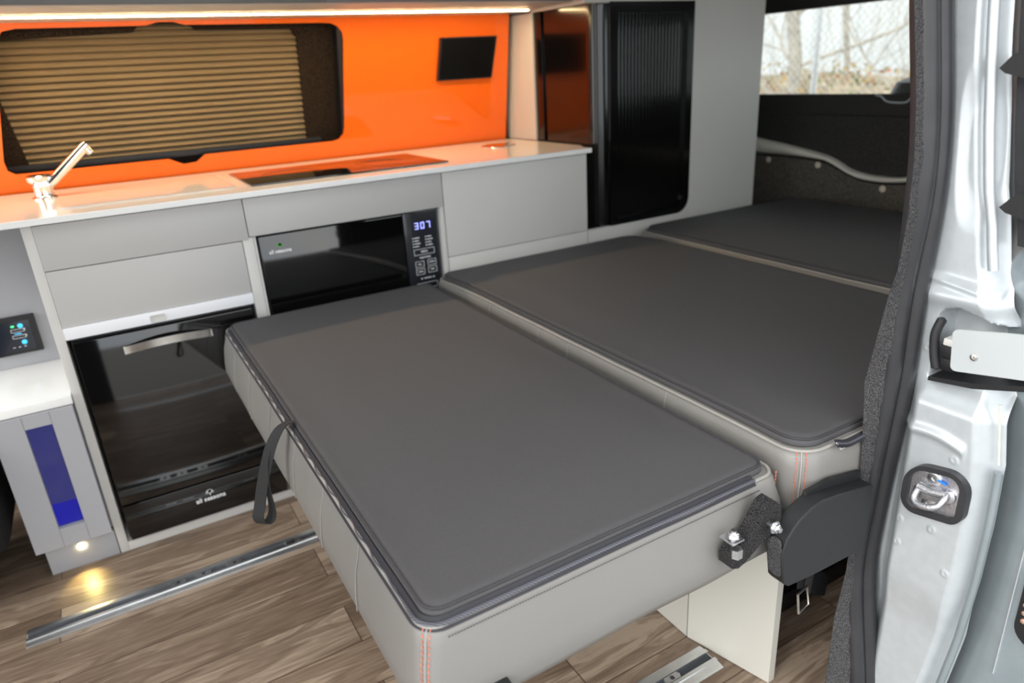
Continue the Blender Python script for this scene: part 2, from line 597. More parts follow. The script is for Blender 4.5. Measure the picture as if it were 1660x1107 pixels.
# ================================================================== KITCHEN
# --- fridge housing cabinet
fc = thing('fridge_cabinet', 'light grey kitchen cabinet with fascia and flap housing the black fridge', 'cabinet', (0.07, YF, 0))
b = MB()
b.box(-0.171, -0.150, YF, 2.40, 0, 0.884, 0.001).box(0.289, 0.3165, YF, 2.40, 0, 0.782, 0.001)
b.box(-0.150, 0.289, YF, 2.40, 0, 0.026, 0.001)
b.build('carcass', M['greyw'], fc)
MB().box(-0.150, 0.289, 2.36, 2.39, 0.026, 0.884).build('back_panel', M['gap'], fc, smooth=False)
MB().box(-0.150, 0.289, YF + 0.019, 2.359, 0.612, 0.64).build('divider', M['gap'], fc, smooth=False)
MB().box(-0.1495, 0.3055, YF - 0.002, YF + 0.018, 0.7775, 0.882, 0.001).build('fascia', M['grey'], fc)
MB().box(-0.1495, 0.2875, YF - 0.001, YF + 0.018, 0.6385, 0.7755, 0.001).build('flap_door', M['grey'], fc)
MB().box(-0.1495, 0.2875, YF - 0.006, YF + 0.018, 0.6085, 0.6375, 0.001).build('white_rail', M['whitem'], fc)
b = MB()
b.prism(rrect(0.036, 0.072, 0.6115, 0.630, 0.004), [rrect(0.0385, 0.0695, 0.614, 0.6275, 0.003)], XZ, YF - 0.0085, YF - 0.005)
b.prism(rrect(0.0385, 0.0695, 0.614, 0.6275, 0.003), [], XZ, YF - 0.0068, YF - 0.005)
b.build('catch', M['greyw'], fc)

# --- fridge
fr = thing('fridge', 'black glass fronted fridge with curved steel handle under the grey flap', 'fridge', (0.07, YF, 0.03))
MB().box(-0.142, 0.280, YF + 0.012, YF + 0.35, 0.030, 0.604, 0.002).build('body', M['black_pl'], fr)
dr = MB().box(-0.1385, 0.277, YF - 0.014, YF + 0.012, 0.143, 0.600, 0.002).build('door', M['black_glass'], fr)
MB().box(-0.1385, 0.277, YF - 0.012, YF + 0.012, 0.034, 0.137, 0.002).build('kick_panel', M['black_glass'], fr)
b = MB()
hp = []
for k in range(25):
    t = k / 24
    hp.append((lerp(-0.036, 0.168, t), YF - 0.016 - 0.025 * math.sin(PI * t) ** 0.8, 0.558 + 0.012 * math.sin(PI * t)))
b.ribbon(hp, lambda i: (0, 0, 0.0095), 0.004)
b.box(-0.037, -0.030, YF - 0.020, YF - 0.012, 0.549, 0.567).box(0.162, 0.169, YF - 0.020, YF - 0.012, 0.549, 0.567)
b.build('handle', M['steel'], dr)


def tree_logo(name, cx, y, cz, s, m, parent):
    b = MB()
    for dx, dz, r in ((0, 0.9, 0.55), (-0.62, 0.55, 0.45), (0.62, 0.55, 0.45), (-0.3, 0.95, 0.4), (0.32, 0.98, 0.4), (0, 0.45, 0.5), (-0.9, 0.3, 0.25), (0.9, 0.3, 0.25)):
        b.lathe([(r * s, 0), (r * s, 0.0006)], (cx + dx * s, y, cz + dz * s), 'y', 14)
    b.box(cx - 0.13 * s, cx + 0.13 * s, y - 0.0006, y, cz - 0.7 * s, cz + 0.4 * s)
    return b.build(name, m, parent, smooth=False)


lg = text('logo_lettering', 'all seasons', 0.0185, (0.072, YF - 0.0126, 0.0865), M['text'], fr, sx=0.98)
tree_logo('tree_emblem', 0.072, YF - 0.0124, 0.102, 0.0085, M['text'], fr)

# --- microwave housing
mc = thing('microwave_cabinet', 'light grey cabinet with shallow fascia around the built-in microwave', 'cabinet', (0.59, YF, 0))
b = MB()
b.box(0.3175, 0.323, YF + 0.002, 2.40, 0, 0.782, 0.0005).box(0.853, 0.8655, YF, 2.40, 0, 0.884, 0.001)
b.box(0.323, 0.853, YF, 2.40, 0, 0.50)
b.build('carcass', M['greyw'], mc)
MB().box(0.323, 0.853, 2.36, 2.38, 0.50, 0.88).build('back_panel', M['gap'], mc, smooth=False)
MB().box(0.323, 0.853, YF + 0.04, 2.36, 0.7815, 0.80).build('divider', M['gap'], mc, smooth=False)
MB().box(0.3075, 0.8645, YF - 0.002, YF + 0.016, 0.784, 0.882, 0.001).build('fascia', M['grey'], mc)

# --- microwave
mw_ = thing('microwave', 'black built-in microwave with lit clock below the hob', 'microwave', (0.59, YF + 0.05, 0.502))
MB().box(0.329, 0.845, YF + 0.035, YF + 0.30, 0.502, 0.779, 0.003).build('body', M['black_pl'], mw_)
md = MB().box(0.331, 0.737, YF + 0.014, YF + 0.035, 0.505, 0.776, 0.003).build('door', M['black_glass'], mw_)
mp = MB().box(0.7395, 0.848, YF + 0.014, YF + 0.035, 0.505, 0.779, 0.003).build('control_panel', mat('dark_slate_panel', srgb(36, 37, 44), 0.22, coat=0.3, nscale=5, namt=0.05), mw_)
ym = YF + 0.0135
text('logo_lettering', 'all seasons', 0.0140, (0.382, ym, 0.7315), M['text'], md)
tree_logo('tree_emblem', 0.383, ym, 0.744, 0.0066, M['green'], md)
# seven segment clock 3 07
SEG = {'3': 'abgcd', '0': 'abcdef', '7': 'abc'}
b = MB()
for ch, cx in (('3', 0.779), ('0', 0.798), ('7', 0.817)):
    w, h, t = 0.0112, 0.0190, 0.0020
    cz = 0.7365
    rr = {'a': (cx - w / 2, cx + w / 2, cz + h / 2 - t, cz + h / 2), 'g': (cx - w / 2, cx + w / 2, cz - t / 2, cz + t / 2), 'd': (cx - w / 2, cx + w / 2, cz - h / 2, cz - h / 2 + t),
          'b': (cx + w / 2 - t, cx + w / 2, cz + 0.0004, cz + h / 2), 'c': (cx + w / 2 - t, cx + w / 2, cz - h / 2, cz - 0.0004),
          'f': (cx - w / 2, cx - w / 2 + t, cz + 0.0004, cz + h / 2), 'e': (cx - w / 2, cx - w / 2 + t, cz - h / 2, cz - 0.0004)}
    for sgm in SEG[ch]:
        q = rr[sgm]
        b.box(q[0], q[1], ym - 0.0006, ym + 0.0006, q[2], q[3])
b.build('clock_digits', M['digits'], mp, smooth=False)


def frame_rect(b, x0, x1, z0, z1, t=0.0008):
    b.prism([(x0, z0), (x1, z0), (x1, z1), (x0, z1)], [[(x0 + t, z0 + t), (x1 - t, z0 + t), (x1 - t, z1 - t), (x0 + t, z1 - t)]], XZ, ym - 0.0005, ym + 0.0006)


b = MB()
frame_rect(b, 0.763, 0.829, 0.649, 0.667)
for (x0, x1, z0, z1) in ((0.764, 0.7915, 0.612, 0.630), (0.8035, 0.831, 0.614, 0.632), (0.764, 0.7915, 0.589, 0.607), (0.8035, 0.831, 0.591, 0.609)):
    frame_rect(b, x0, x1, z0, z1)
frame_rect(b, 0.763, 0.829, 0.545, 0.562)
for i in range(4):
    for x0 in (0.762, 0.803):
        z = 0.700 - i * 0.0085
        b.box(x0, x0 + 0.003, ym - 0.0005, ym + 0.0006, z, z + 0.003)
        b.box(x0 + 0.006, x0 + 0.006 + (0.016, 0.014, 0.018, 0.013)[(i + (x0 > 0.78)) % 4], ym - 0.0004, ym + 0.0006, z + 0.0004, z + 0.0026)
b.prism([(0.776, 0.576), (0.781, 0.579), (0.781, 0.573)], [], XZ, ym - 0.0005, ym + 0.0006)
b.prism([(0.822, 0.576), (0.817, 0.573), (0.817, 0.579)], [], XZ, ym - 0.0005, ym + 0.0006)
b.build('printed_keys', M['text'], mp, smooth=False)
text('key_lettering', 'MENU', 0.0075, (0.796, ym, 0.658), M['text'], mp)
text('key_lettering', 'FUNCTION', 0.0068, (0.797, ym, 0.640), M['text'], mp)
text('key_lettering', 'TIME/WEIGHT', 0.0052, (0.799, ym, 0.576), M['text'], mp, sx=0.8)
for x, z, wd in ((0.7778, 0.621, 'GRILL'), (0.8173, 0.623, 'DEFROST'), (0.7778, 0.598, 'POWER'), (0.8173, 0.600, 'TIMER')):
    text('key_lettering', wd, 0.0052, (x, ym, z), M['text'], mp, sx=0.85)

# --- drawer cabinet on the right
dc = thing('drawer_cabinet', 'light grey cabinet with one deep drawer front at the right worktop end', 'cabinet', (1.13, YF, 0))
MB().box(0.866, 1.3905, YF + 0.018, 2.40, 0, 0.884, 0.001).build('carcass', M['greyw'], dc)
MB().box(0.868, 1.3895, YF - 0.001, YF + 0.018, 0.6305, 0.882, 0.001).build('drawer_front', M['greyw'], dc)
MB().box(0.868, 1.3895, YF - 0.001, YF + 0.018, 0.06, 0.6285, 0.001).build('lower_panel', M['greyw'], dc)

# --- worktop, with a shallow recess edge for the lid
wt_ = tag(MB().prism([(-0.62, 1.879), (1.402, 1.879), (1.405, 1.93), (1.43, 1.98), (1.433, 2.44), (-0.62, 2.44)], [], XY, 0.885, 0.9).build('worktop', M['white']), 'long glossy white worktop running over all the kitchen cabinets', 'worktop')
bm = wt_.modifiers.new('bevel', 'BEVEL'); bm.width = 0.0015; bm.segments = 2
lid = thing('sink_lid', 'flush white rectangular sink lid beside the chrome tap', 'sink lid', (0.1, 2.17, 0.9))
MB().prism(rrect(-0.098, 0.315, 1.985, 2.345, 0.03, 6), [], XY, 0.900, 0.9026).build('lid_panel', M['sink'], lid)
MB().prism(rrect(-0.104, 0.321, 1.979, 2.351, 0.036, 6), [rrect(-0.100, 0.317, 1.983, 2.347, 0.032, 6)], XY, 0.9000, 0.9012).build('rim', M['greyw'], lid)
hb = thing('hob', 'black glass hob set flush in the white worktop', 'hob', (0.64, 2.13, 0.9))
MB().box(0.350, 0.929, 1.966, 2.302, 0.900, 0.9045, 0.0015).build('glass_plate', M['black_glass'], hb)
for cx, cy, r in ((0.50, 2.13, 0.085), (0.77, 2.13, 0.075)):
    b = MB()
    b.prism([(cx + r * math.cos(a * PI / 24), cy + r * math.sin(a * PI / 24)) for a in range(48)], [[(cx + (r - .0015) * math.cos(a * PI / 24), cy + (r - .0015) * math.sin(a * PI / 24)) for a in range(48)]], XY, 0.9044, 0.9048)
    b.build('ring_marking', M['black_pl'], hb, smooth=False)
so = thing('socket_tower', 'round chrome pop-up socket cap in the right end of the worktop', 'pop-up socket', (1.258, 2.235, 0.9))
MB().lathe([(0.060, 0), (0.062, 0.0015), (0.061, 0.003), (0.058, 0.0035), (0.057, 0.0015)], (1.258, 2.235, 0.9), 'z', 40).build('rim', M['chrome'], so)
MB().lathe([(0.0565, 0), (0.0565, 0.0022), (0.052, 0.0024)], (1.258, 2.235, 0.9), 'z', 40).build('seal_ring', M['gap'], so)
MB().lathe([(0.0515, 0), (0.0515, 0.0035), (0.050, 0.0045)], (1.258, 2.235, 0.9), 'z', 40).build('cap', M['chrome'], so)

# --- tap
tp = thing('tap', 'chrome folding tap with slanted spout standing on the worktop by the lid', 'tap', (-0.135, 2.25, 0.9))
MB().lathe([(0.030, 0), (0.030, 0.004), (0.024, 0.008), (0.022, 0.03), (0.024, 0.034)], (-0.125, 2.25, 0.9), 'z', 32).build('base', M['chrome'], tp)
MB().cyl((-0.125, 2.235, 0.932), (-0.125, 2.275, 0.932), 0.017).build('hinge_knuckle', M['chrome'], tp)
MB().lathe([(0.020, 0), (0.020, 0.012), (0.030, 0.020), (0.032, 0.030), (0.028, 0.034)], (-0.128, 2.262, 0.926), 'z', 28).build('lever_cap', M['chrome'], tp)
sp = MB().tube([(-0.118, 2.25, 0.925), (-0.110, 2.25, 0.934), (-0.010, 2.25, 1.019), (0.001, 2.25, 1.0285)], [0.010, 0.0125, 0.0130, 0.0115], 24).build('spout', M['chrome'], tp)
MB().cyl((-0.004, 2.25, 1.018), (0.006, 2.25, 1.004), 0.0105, 0.0095).build('aerator', M['chrome'], sp)

# --- splashback (orange) with window aperture, leaning a little with the van side
LEAN = -0.17
def wy(z): return 2.452 + LEAN * (z - 0.9)
sb = thing('splashback', 'glossy orange splashback panel behind the white worktop', 'splashback', (0.4, 2.45, 0.9))
def WL(u, v, t): return (u, wy(v) + t, v)
hole = []
hole += [(-0.208, 0.990), (-0.206, 0.965), (-0.190, 0.953)]
hole += [(0.208, 0.953), (0.248, 0.933), (0.286, 0.936), (0.314, 0.956), (0.727, 0.957)]
hole += [(0.748, 0.962), (0.765, 0.978), (0.771, 1.0)]
hole += [(0.792, 1.27), (0.790, 1.292), (0.778, 1.309), (0.757, 1.319), (0.725, 1.321)]
hole += [(0.325, 1.323), (0.293, 1.3315), (0.253, 1.3315), (0.221, 1.323), (-0.09, 1.322), (-0.122, 1.316), (-0.145, 1.29)]
MB().prism([(-0.62, 0.9), (1.412, 0.9), (1.412, 1.345), (-0.62, 1.345)], [hole], WL, 0, 0.006).build('panel', M['orange'], sb, smooth=False)

# --- side window: carpeted recess, pleated blind, smoked pane edge
wn1 = thing('window_1', None, None, (0.3, 2.5, 1.15), kind='structure')
outer = [(-0.25, 0.90), (0.83, 0.90), (0.83, 1.37), (-0.25, 1.37)]
bl_open = [(-0.155, 0.955), (0.655, 0.955), (0.662, 1.0), (0.684, 1.27), (0.672, 1.30), (0.64, 1.313), (0.345, 1.318), (0.318, 1.332), (0.228, 1.332), (0.20, 1.316), (-0.10, 1.30), (-0.235, 1.295)]
bl_open = [(-0.155, 0.962), (0.655, 0.962), (0.657, 1.285), (0.640, 1.310), (0.36, 1.314), (0.33, 1.335), (0.215, 1.335), (0.19, 1.312), (-0.08, 1.300), (-0.190, 1.298), (-0.178, 1.15)]
MB().prism(outer, [bl_open], lambda u, v, t: (u, wy(v) + t, v), 0.055, 0.075).build('carpet_surround', M['carpet_win'], wn1, smooth=False)
MB().prism([(0.762, 0.93), (0.795, 0.93), (0.815, 1.33), (0.775, 1.33)], [], lambda u, v, t: (u, wy(v) + t, v), 0.0065, 0.055).build('inner_edge', M['black_pl'], wn1, smooth=False)
MB().box(-0.40, 0.86, 2.545, 2.549, 0.90, 1.39).build('pane', glass_mat('dark_tinted_pane', (0.5, 0.5, 0.5, 1)), wn1, smooth=False)
bd = thing('pleated_blind', 'tan pleated blind drawn across the van window in the orange wall', 'blind', (0.25, 2.53, 0.95))
def blindf(u, v):
    x = lerp(-0.26, 0.70, u)
    z = lerp(0.955, 1.345, v)
    ph = (v * 21) % 1.0
    tri = abs(ph * 2 - 1)
    return (x, wy(z) + 0.086 - 0.020 * tri ** 0.7, z - 0.005 * tri)
MB().grid(blindf, 2, 336).build('fabric', M['blind'], bd, ang=60)
MB().box(-0.26, 0.70, 2.485, 2.513, 0.952, 0.972, 0.003).build('bottom_rail', M['black_pl'], bd)

# --- tablet / screen on the splashback
sc_ = thing('wall_screen', 'small black control screen mounted on the orange splashback', 'screen', (1.235, 2.41, 1.127))
MB().prism([(1.119, 1.1265), (1.337, 1.1265), (1.357, 1.2665), (1.134, 1.2665)], [], WL, -0.014, -0.0005).build('case', M['black_pl'], sc_)
MB().prism([(1.124, 1.131), (1.332, 1.131), (1.351, 1.2615), (1.139, 1.2615)], [], WL, -0.0148, -0.0135).build('display', M['screen'], sc_, smooth=False)

# --- overhead lockers with LED strip
ol = thing('overhead_locker', 'grey overhead locker run above the orange splashback', 'locker', (0.4, 2.1, 1.335))
MB().box(-0.62, 1.40, 1.968, 2.375, 1.336, 1.495, 0.001).build('carcass', M['greyw'], ol)
MB().box(-0.62, 0.6105, 1.95, 1.968, 1.338, 1.495, 0.001).build('door', M['locker'], ol)
MB().box(0.6125, 1.385, 1.95, 1.968, 1.338, 1.495, 0.001).build('door', M['locker'], ol)
ls = thing('light_strip', 'warm glowing light strip under the overhead locker', 'light strip', (0.4, 2.2, 1.33))
MB().box(-0.62, 1.385, 2.186, 2.212, 1.3335, 1.336).build('channel', M['alu'], ls, smooth=False)
MB().box(-0.60, 1.378, 2.190, 2.208, 1.3315, 1.3336).build('diffuser', M['led'], ls, smooth=False)

# --- tall cabinet with tambour
tc_ = thing('tall_cabinet', 'tall pale grey cabinet with rounded black shutter at the rear of the kitchen', 'cabinet', (1.8, YF, 0))

xo0, xo1, zo0, zo1, rr_ = 1.3935, 1.848, 0.628, 1.326, 0.055
op = [(xo0, zo0)] + [(xo1 - rr_ + rr_ * math.cos(a), zo0 + rr_ + rr_ * math.sin(a)) for a in [(-90 + 10 * k) * PI / 180 for k in range(10)]] + [(xo1, zo1), (xo0, zo1)]
MB().prism([(1.3925, 0.0), (2.187, 0.0), (2.187, 1.495), (1.3925, 1.495), (1.3925, zo1)] + op[1:-1][::-1] + [(1.3925, zo0)], [], XZ, YF, YF + 0.018).build('front_frame', M['greyw'], tc_, smooth=False)
b = MB()
b.box(2.169, 2.187, YF + 0.018, 2.50, 0, 1.495)
b.box(1.434, 1.452, 2.262, 2.47, 0.902, 1.335)
b.box(1.434, 2.169, 1.913, 2.50, 1.330, 1.495)
b.build('side_panel', M['greyw'], tc_, smooth=False)
# tambour path: side (facing the hob) then round the corner then along the front
path = [(1.447, 2.262)]
y = 2.262
while y > 1.962:
    y -= 0.0018
    path.append((1.447, y))
for k in range(1, 31):
    a = PI + k / 30 * PI / 2
    path.append((1.447 + 0.056 + 0.056 * math.cos(a), 1.962 + 0.056 * math.sin(a)))
x = 1.503
while x < 1.846:
    x += 0.0018
    path.append((x, 1.906))
b = MB()
dacc = 0
cols = []
for i, p in enumerate(path):
    if i: dacc += math.dist(p, path[i - 1])
    q0, q1 = path[max(i - 1, 0)], path[min(i + 1, len(path) - 1)]
    d = Vector((q1[0] - q0[0], q1[1] - q0[1])).normalized()
    nrm = Vector((d.y, -d.x))
    ph = (dacc % 0.0144) / 0.0144
    dep = -0.0005 if ph < 0.10 else 0.00004 * math.sin(PI * (ph - 0.13) / 0.87)
    cols.append((p[0] - nrm.x * -dep, p[1] - nrm.y * -dep))
V0 = [b.b.verts.new((c[0], c[1], 0.60)) for c in cols]
V1 = [b.b.verts.new((c[0], c[1], 1.332)) for c in cols]
for i in range(len(cols) - 1):
    b.b.faces.new((V0[i], V0[i + 1], V1[i + 1], V1[i]))
b.build('tambour_door', M['tambour'], tc_, ang=50)
# gloss black surround of the tambour on the front face and on the side return
ip = [(xo0 + 0.07, zo0 + 0.024)] + [(xo1 - 0.03 - 0.04 + 0.04 * math.cos(a), zo0 + 0.024 + 0.04 + 0.04 * math.sin(a)) for a in [(-90 + 10 * k) * PI / 180 for k in range(10)]] + [(xo1 - 0.03, zo1 - 0.030), (xo0 + 0.07, zo1 - 0.03)]
outl = [(1.49, zo0 + 0.001)] + [(p[0] - 0.0012, p[1] + 0.001) for p in op[1:-2]] + [(xo1 - 0.0012, zo1 + 0.003), (1.49, zo1 + 0.003)]
ipl = [(1.515, zo0 + 0.024)] + ip[1:-1] + [(1.515, zo1 - 0.03)]
MB().prism(outl, [ipl], XZ, YF - 0.001, YF + 0.012).build('shutter_surround', M['tambour'], tc_, smooth=False)
b = MB()
b.box(1.440, 1.4465, 2.215, 2.262, 0.902, 1.333, 0.0015)
b.build('shutter_edge', M['tambour'], tc_)
MB().box(1.455, 2.168, 1.93, 2.50, 0.02, 1.325).build('inner_box', M['gap'], tc_, smooth=False)

# --- low unit at the left with white top
lu = thing('low_unit', 'low grey side unit with white top and narrow blue lit door window', 'cabinet', (-0.26, YF, 0))
b = MB()
b.box(-0.348, -0.173, YF + 0.0205, 2.175, 0.075, 0.452)
b.build('carcass', M['door_grey'], lu, smooth=False)
MB().box(-0.348, -0.1725, 1.882, 2.196, 0.4525, 0.4745, 0.002).build('white_top', M['white'], lu)
zt = 0.4505
dd = MB()
dd.prism([(-0.3455, 0.082), (-0.1755, 0.082), (-0.1755, zt), (-0.3455, zt)], [[(-0.2825, 0.134), (-0.2255, 0.134), (-0.2255, 0.4165), (-0.2825, 0.4165)]], XZ, YF - 0.019, YF)
dd = dd.build('door', M['door_grey'], lu, smooth=False)
for x in (-0.2825, -0.2255):
    for z0, z1 in ((0.4165, zt), (0.082, 0.134)):
        MB().box(x - 0.0005, x + 0.0005, YF - 0.0193, YF - 0.0185, z0, z1).build('panel_joint', M['locker'], dd, smooth=False)
MB().box(-0.288, -0.220, YF - 0.004, YF - 0.001, 0.13, 0.42).build('door_window', M['blueglass'], dd, smooth=False)
b = MB()
b.box(-0.2865, -0.2215, YF + 0.002, YF + 0.018, 0.13, 0.42)
b.build('lit_recess', mat('violet_lit_recess', srgb(98, 100, 132), 0.6, emit=srgb(112, 116, 156), estr=0.10, nscale=3, namt=0.05), lu, smooth=False)
MB().box(-0.2860, -0.2220, YF + 0.0003, YF + 0.004, 0.131, 0.196).build('lit_shelf', mat('blue_lit_shelf', srgb(74, 74, 190), 0.5, emit=srgb(60, 64, 230), estr=0.08, nscale=3, namt=0.05), lu, smooth=False)
MB().box(-0.330, -0.1735, YF + 0.001, YF + 0.016, 0.0, 0.074, 0.001).build('plinth', M['door_grey'], lu)
pl_ = MB().lathe([(0.0085, 0), (0.0085, 0.003), (0.006, 0.0045)], (-0.251, YF + 0.001, 0.058), 'y', 20).build('plinth_light', M['led_spot'], lu)
spot = bpy.data.lights.new('plinth_spot', 'SPOT')
spot.energy = 0.35
spot.color = (1.0, 0.78, 0.25)
spot.spot_size = math.radians(75)
spot.spot_blend = 0.8
spot.shadow_soft_size = 0.008
spo = bpy.data.objects.new('plinth_spot', spot)
C.objects.link(spo)
spo.location = (-0.251, YF - 0.012, 0.060)
spo.rotation_euler = Vector((0, -0.62, -0.60)).to_track_quat('-Z', 'Y').to_euler()
# wall panel behind with the control unit
bp_ = tag(MB().box(-0.62, -0.1715, 2.197, 2.212, 0.455, 0.8845).build('back_panel', M['door_grey'], smooth=False), 'grey backing panel above the low unit carrying the control panel', 'panel')
cp = thing('control_panel', 'black control panel with round blue buttons on the grey back panel', 'control panel', (-0.275, 2.196, 0.52))
MB().box(-0.335, -0.226, 2.186, 2.1965, 0.512, 0.616, 0.003).build('housing', M['black_pl'], cp)
b = MB()
b.box(-0.328, -0.240, 2.1848, 2.187, 0.520, 0.603, 0.001)
b.build('fascia', mat('navy_black_fascia', srgb(30, 34, 46), 0.3, nscale=5, namt=0.05), cp)
for cx, cz in ((-0.2620, 0.590), (-0.2635, 0.5445)):
    MB().lathe([(0.0062, 0), (0.0062, 0.0015), (0.005, 0.002)], (cx, 2.1845, cz), 'y', 22).build('button', M['cyan'], cp)
for z in (0.5735, 0.5565):
    b = MB()
    b.prism([(-0.2860, z), (-0.2560, z), (-0.2560, z + 0.0085), (-0.2860, z + 0.0085)], [[(-0.2852, z + .0008), (-0.2568, z + .0008), (-0.2568, z + .0077), (-0.2852, z + .0077)]], XZ, 2.1838, 2.185)
    b.box(-0.2555, -0.2540, 2.1838, 2.185, z + 0.003, z + 0.0085)
    b.build('level_gauge', M['text'], cp, smooth=False)
b = MB()
for i in range(3):
    b.box(-0.292 + i * 0.0125, -0.287 + i * 0.0125, 2.1838, 2.185, 0.532, 0.5335)
b.build('tick_marks', M['text'], cp, smooth=False)
MB().box(-0.2830, -0.2760, 2.1836, 2.185, 0.5885, 0.5925).build('indicator', M['greenled'], cp, smooth=False)
MB().box(-0.2800, -0.2640, 2.1836, 2.185, 0.5680, 0.5700).build('indicator', M['cyan'], cp, smooth=False)

# cab seat glimpsed at the far left
cs = thing('cab_seat', 'black cab seat in shadow at the far left edge', 'seat', (-0.75, 2.0, 0))
MB().box(-0.98, -0.50, 1.78, 2.18, 0.10, 0.42, 0.05, 4).build('seat_cushion', M['black_cloth'], cs)
MB().box(-0.52, -0.38, 1.84, 2.18, 0.12, 0.43, 0.05, 4).build('seat_back', M['black_cloth'], cs)
MB().box(-0.92, -0.56, 1.85, 2.15, 0.0, 0.11, 0.01).build('seat_box', M['black_pl'], cs)


# ================================================================== FLOOR RAILS
def rail(yc, x0, x1, label):
    r = thing('floor_rail', label, 'floor rail', (x0, yc, 0), 'aluminium floor rails')
    prof = [(-0.034, 0.0005), (-0.034, 0.003), (-0.030, 0.0045), (-0.017, 0.0065), (-0.0165, 0.0095), (-0.009, 0.0095), (-0.009, 0.0022), (0.009, 0.0022), (0.009, 0.0095), (0.0165, 0.0095), (0.017, 0.0065), (0.030, 0.0045), (0.034, 0.003), (0.034, 0.0005)]
    MB().prism([(p[0] + yc, p[1]) for p in prof], [], YZ, x0, x1).build('extrusion', M['alu'], r, smooth=False)
    MB().box(x0 + 0.002, x1 - 0.002, yc - 0.0088, yc + 0.0088, 0.0023, 0.0030).build('channel', mat('dark_channel', srgb(70, 74, 80), 0.5, metal=0.6, nscale=30, namt=0.1), r, smooth=False)
    return r


def lock_plates(r, yc, xs):
    for x in xs:
        b = MB()
        b.prism([(x - 0.016, yc - 0.0075), (x + 0.016, yc - 0.0075), (x + 0.020, yc), (x + 0.016, yc + 0.0075), (x - 0.016, yc + 0.0075), (x - 0.020, yc)],
                [[(x + 0.005 * math.cos(a * PI / 8), yc + 0.005 * math.sin(a * PI / 8)) for a in range(16)]], XY, 0.0031, 0.0092)
        b.build('locking_plate', M['zinc'], r, smooth=False)


r1 = rail(1.662, -0.376, 2.2, 'aluminium floor rail on the wood floor in front of the kitchen')
lock_plates(r1, 1.662, (-0.055, 0.005, 0.03 + 0.05, 0.375, 0.425, 0.20 + 0.03))
r2 = rail(0.772, -0.376, 0.862, 'aluminium floor rail ending at the cream seat base panel')
lock_plates(r2, 0.772, (0.62, 0.69, 0.755))


# ================================================================== BED
def wob(x, y, z, a=0.003, f=5.0, seed=0):
    return a * noise.noise(Vector((x * f + seed, y * f, z * f)))


def cushion(name, label, x0, x1, y0, y1, zb, zt, seed, flare=0.0, dome=0.006, rc=0.035, sag=None, seams=()):
    root = thing(name, label, 'bed cushion', ((x0 + x1) / 2, (y0 + y1) / 2, zb), 'bed cushions laid flat')
    sag = sag or (lambda x, y: 0)

    def loop(inset, z, r, amp=0.0022, usesag=True):
        L = rrect(x0 + inset, x1 - inset, y0 + inset, y1 - inset, max(r, 0.004), 8, 0.022, (x1 - x0, y1 - y0))
        out = []
        for (px, py) in L:
            w = wob(px, py, z, amp, 7, seed)
            cx, cy = (x0 + x1) / 2, (y0 + y1) / 2
            dx, dy = px - cx, py - cy
            l = math.hypot(dx, dy)
            zz = z + (sag(px, py) if usesag else 0) + wob(px, py, 0.3, amp * 0.7, 9, seed + 3)
            out.append((px + dx / l * w, py + dy / l * w, zz))
        return out
    H = zt - zb
    prof = [(0.035 - flare, zb, rc), (0.010 - flare, zb + 0.008, rc), (0.000 - flare, zb + 0.028, rc), (0.001 - flare * 0.9, zb + H * 0.35, rc), (0.002 - flare * 0.5, zb + H * 0.6, rc), (0.003, zt - 0.040, rc), (0.006, zt - 0.024, rc), (0.0105, zt - 0.0165, rc),
            (0.016, zt - 0.0155, rc), (0.030, zt - 0.014, rc * 0.8), (0.05, zt - 0.014, rc * 0.8)]
    MB().rings([loop(*p) for p in prof], cap0=True, cap1=False).build('leatherette_cover', M['leather'], root, ang=50)
    # piping along the top edge of the leatherette
    MB().tube(loop(0.0110, zt - 0.0150, rc), 0.0028, 8, closed=True).build('piping', M['piping'], root)
    # dark top panel: edge rolls up, then domed sheet shrinking to the middle
    L = [loop(0.020, zt - 0.013, rc * 0.9, 0.0012), loop(0.0195, zt - 0.007, rc * 0.9, 0.0012), loop(0.024, zt - 0.0015, rc * 0.9, 0.0014), loop(0.033, zt + 0.0005, rc * 0.9, 0.0014)]
    base = loop(0.040, zt, rc * 0.85, 0.0014)
    cx, cy = (x0 + x1) / 2, (y0 + y1) / 2
    L.append(base)
    for k in range(1, 15):
        s_ = 1 - k / 15 * 0.97
        d = min(1, (1 - s_) * 1.7)
        ring = []
        for p in base:
            qx, qy = cx + (p[0] - cx) * s_, cy + (p[1] - cy) * s_
            hz = zt + dome * (1 - (1 - d) ** 2) + sag(qx, qy) + wob(qx, qy, 0.1, 0.004 * min(1, 3 * (1 - s_)), 3.2, seed + 11)
            hz = lerp(p[2] + dome * 0.0, hz, min(1, k / 4))
            ring.append((qx, qy, hz))
        L.append(ring)
    MB().rings(L, cap0=False, cap1=True).build('fabric_top', M['fabric'], root, ang=60)
    MB().tube(loop(0.0225, zt - 0.0020, rc * 0.9, 0.0012), 0.0022, 8, closed=True).build('edge_binding', M['fabric_dark'], root)
    # seams across the leatherette sides
    for (sx, sy, ax) in seams:
        b = MB()
        pts = []
        for (ins, z, r) in prof[2:9]:
            if ax == 'x':
                w = wob(sx, sy, z, 0.0022, 7, seed)
                pts.append((x0 + ins + 0.0004 - abs(w) - 0.0012, sy, z + sag(x0, sy)))
            else:
                pts.append((sx, y0 + ins - 0.001, z + sag(sx, y0)))
        b.tube(pts, 0.0008, 6)
        b.build('side_seam', M['piping'], root)
    return root, loop


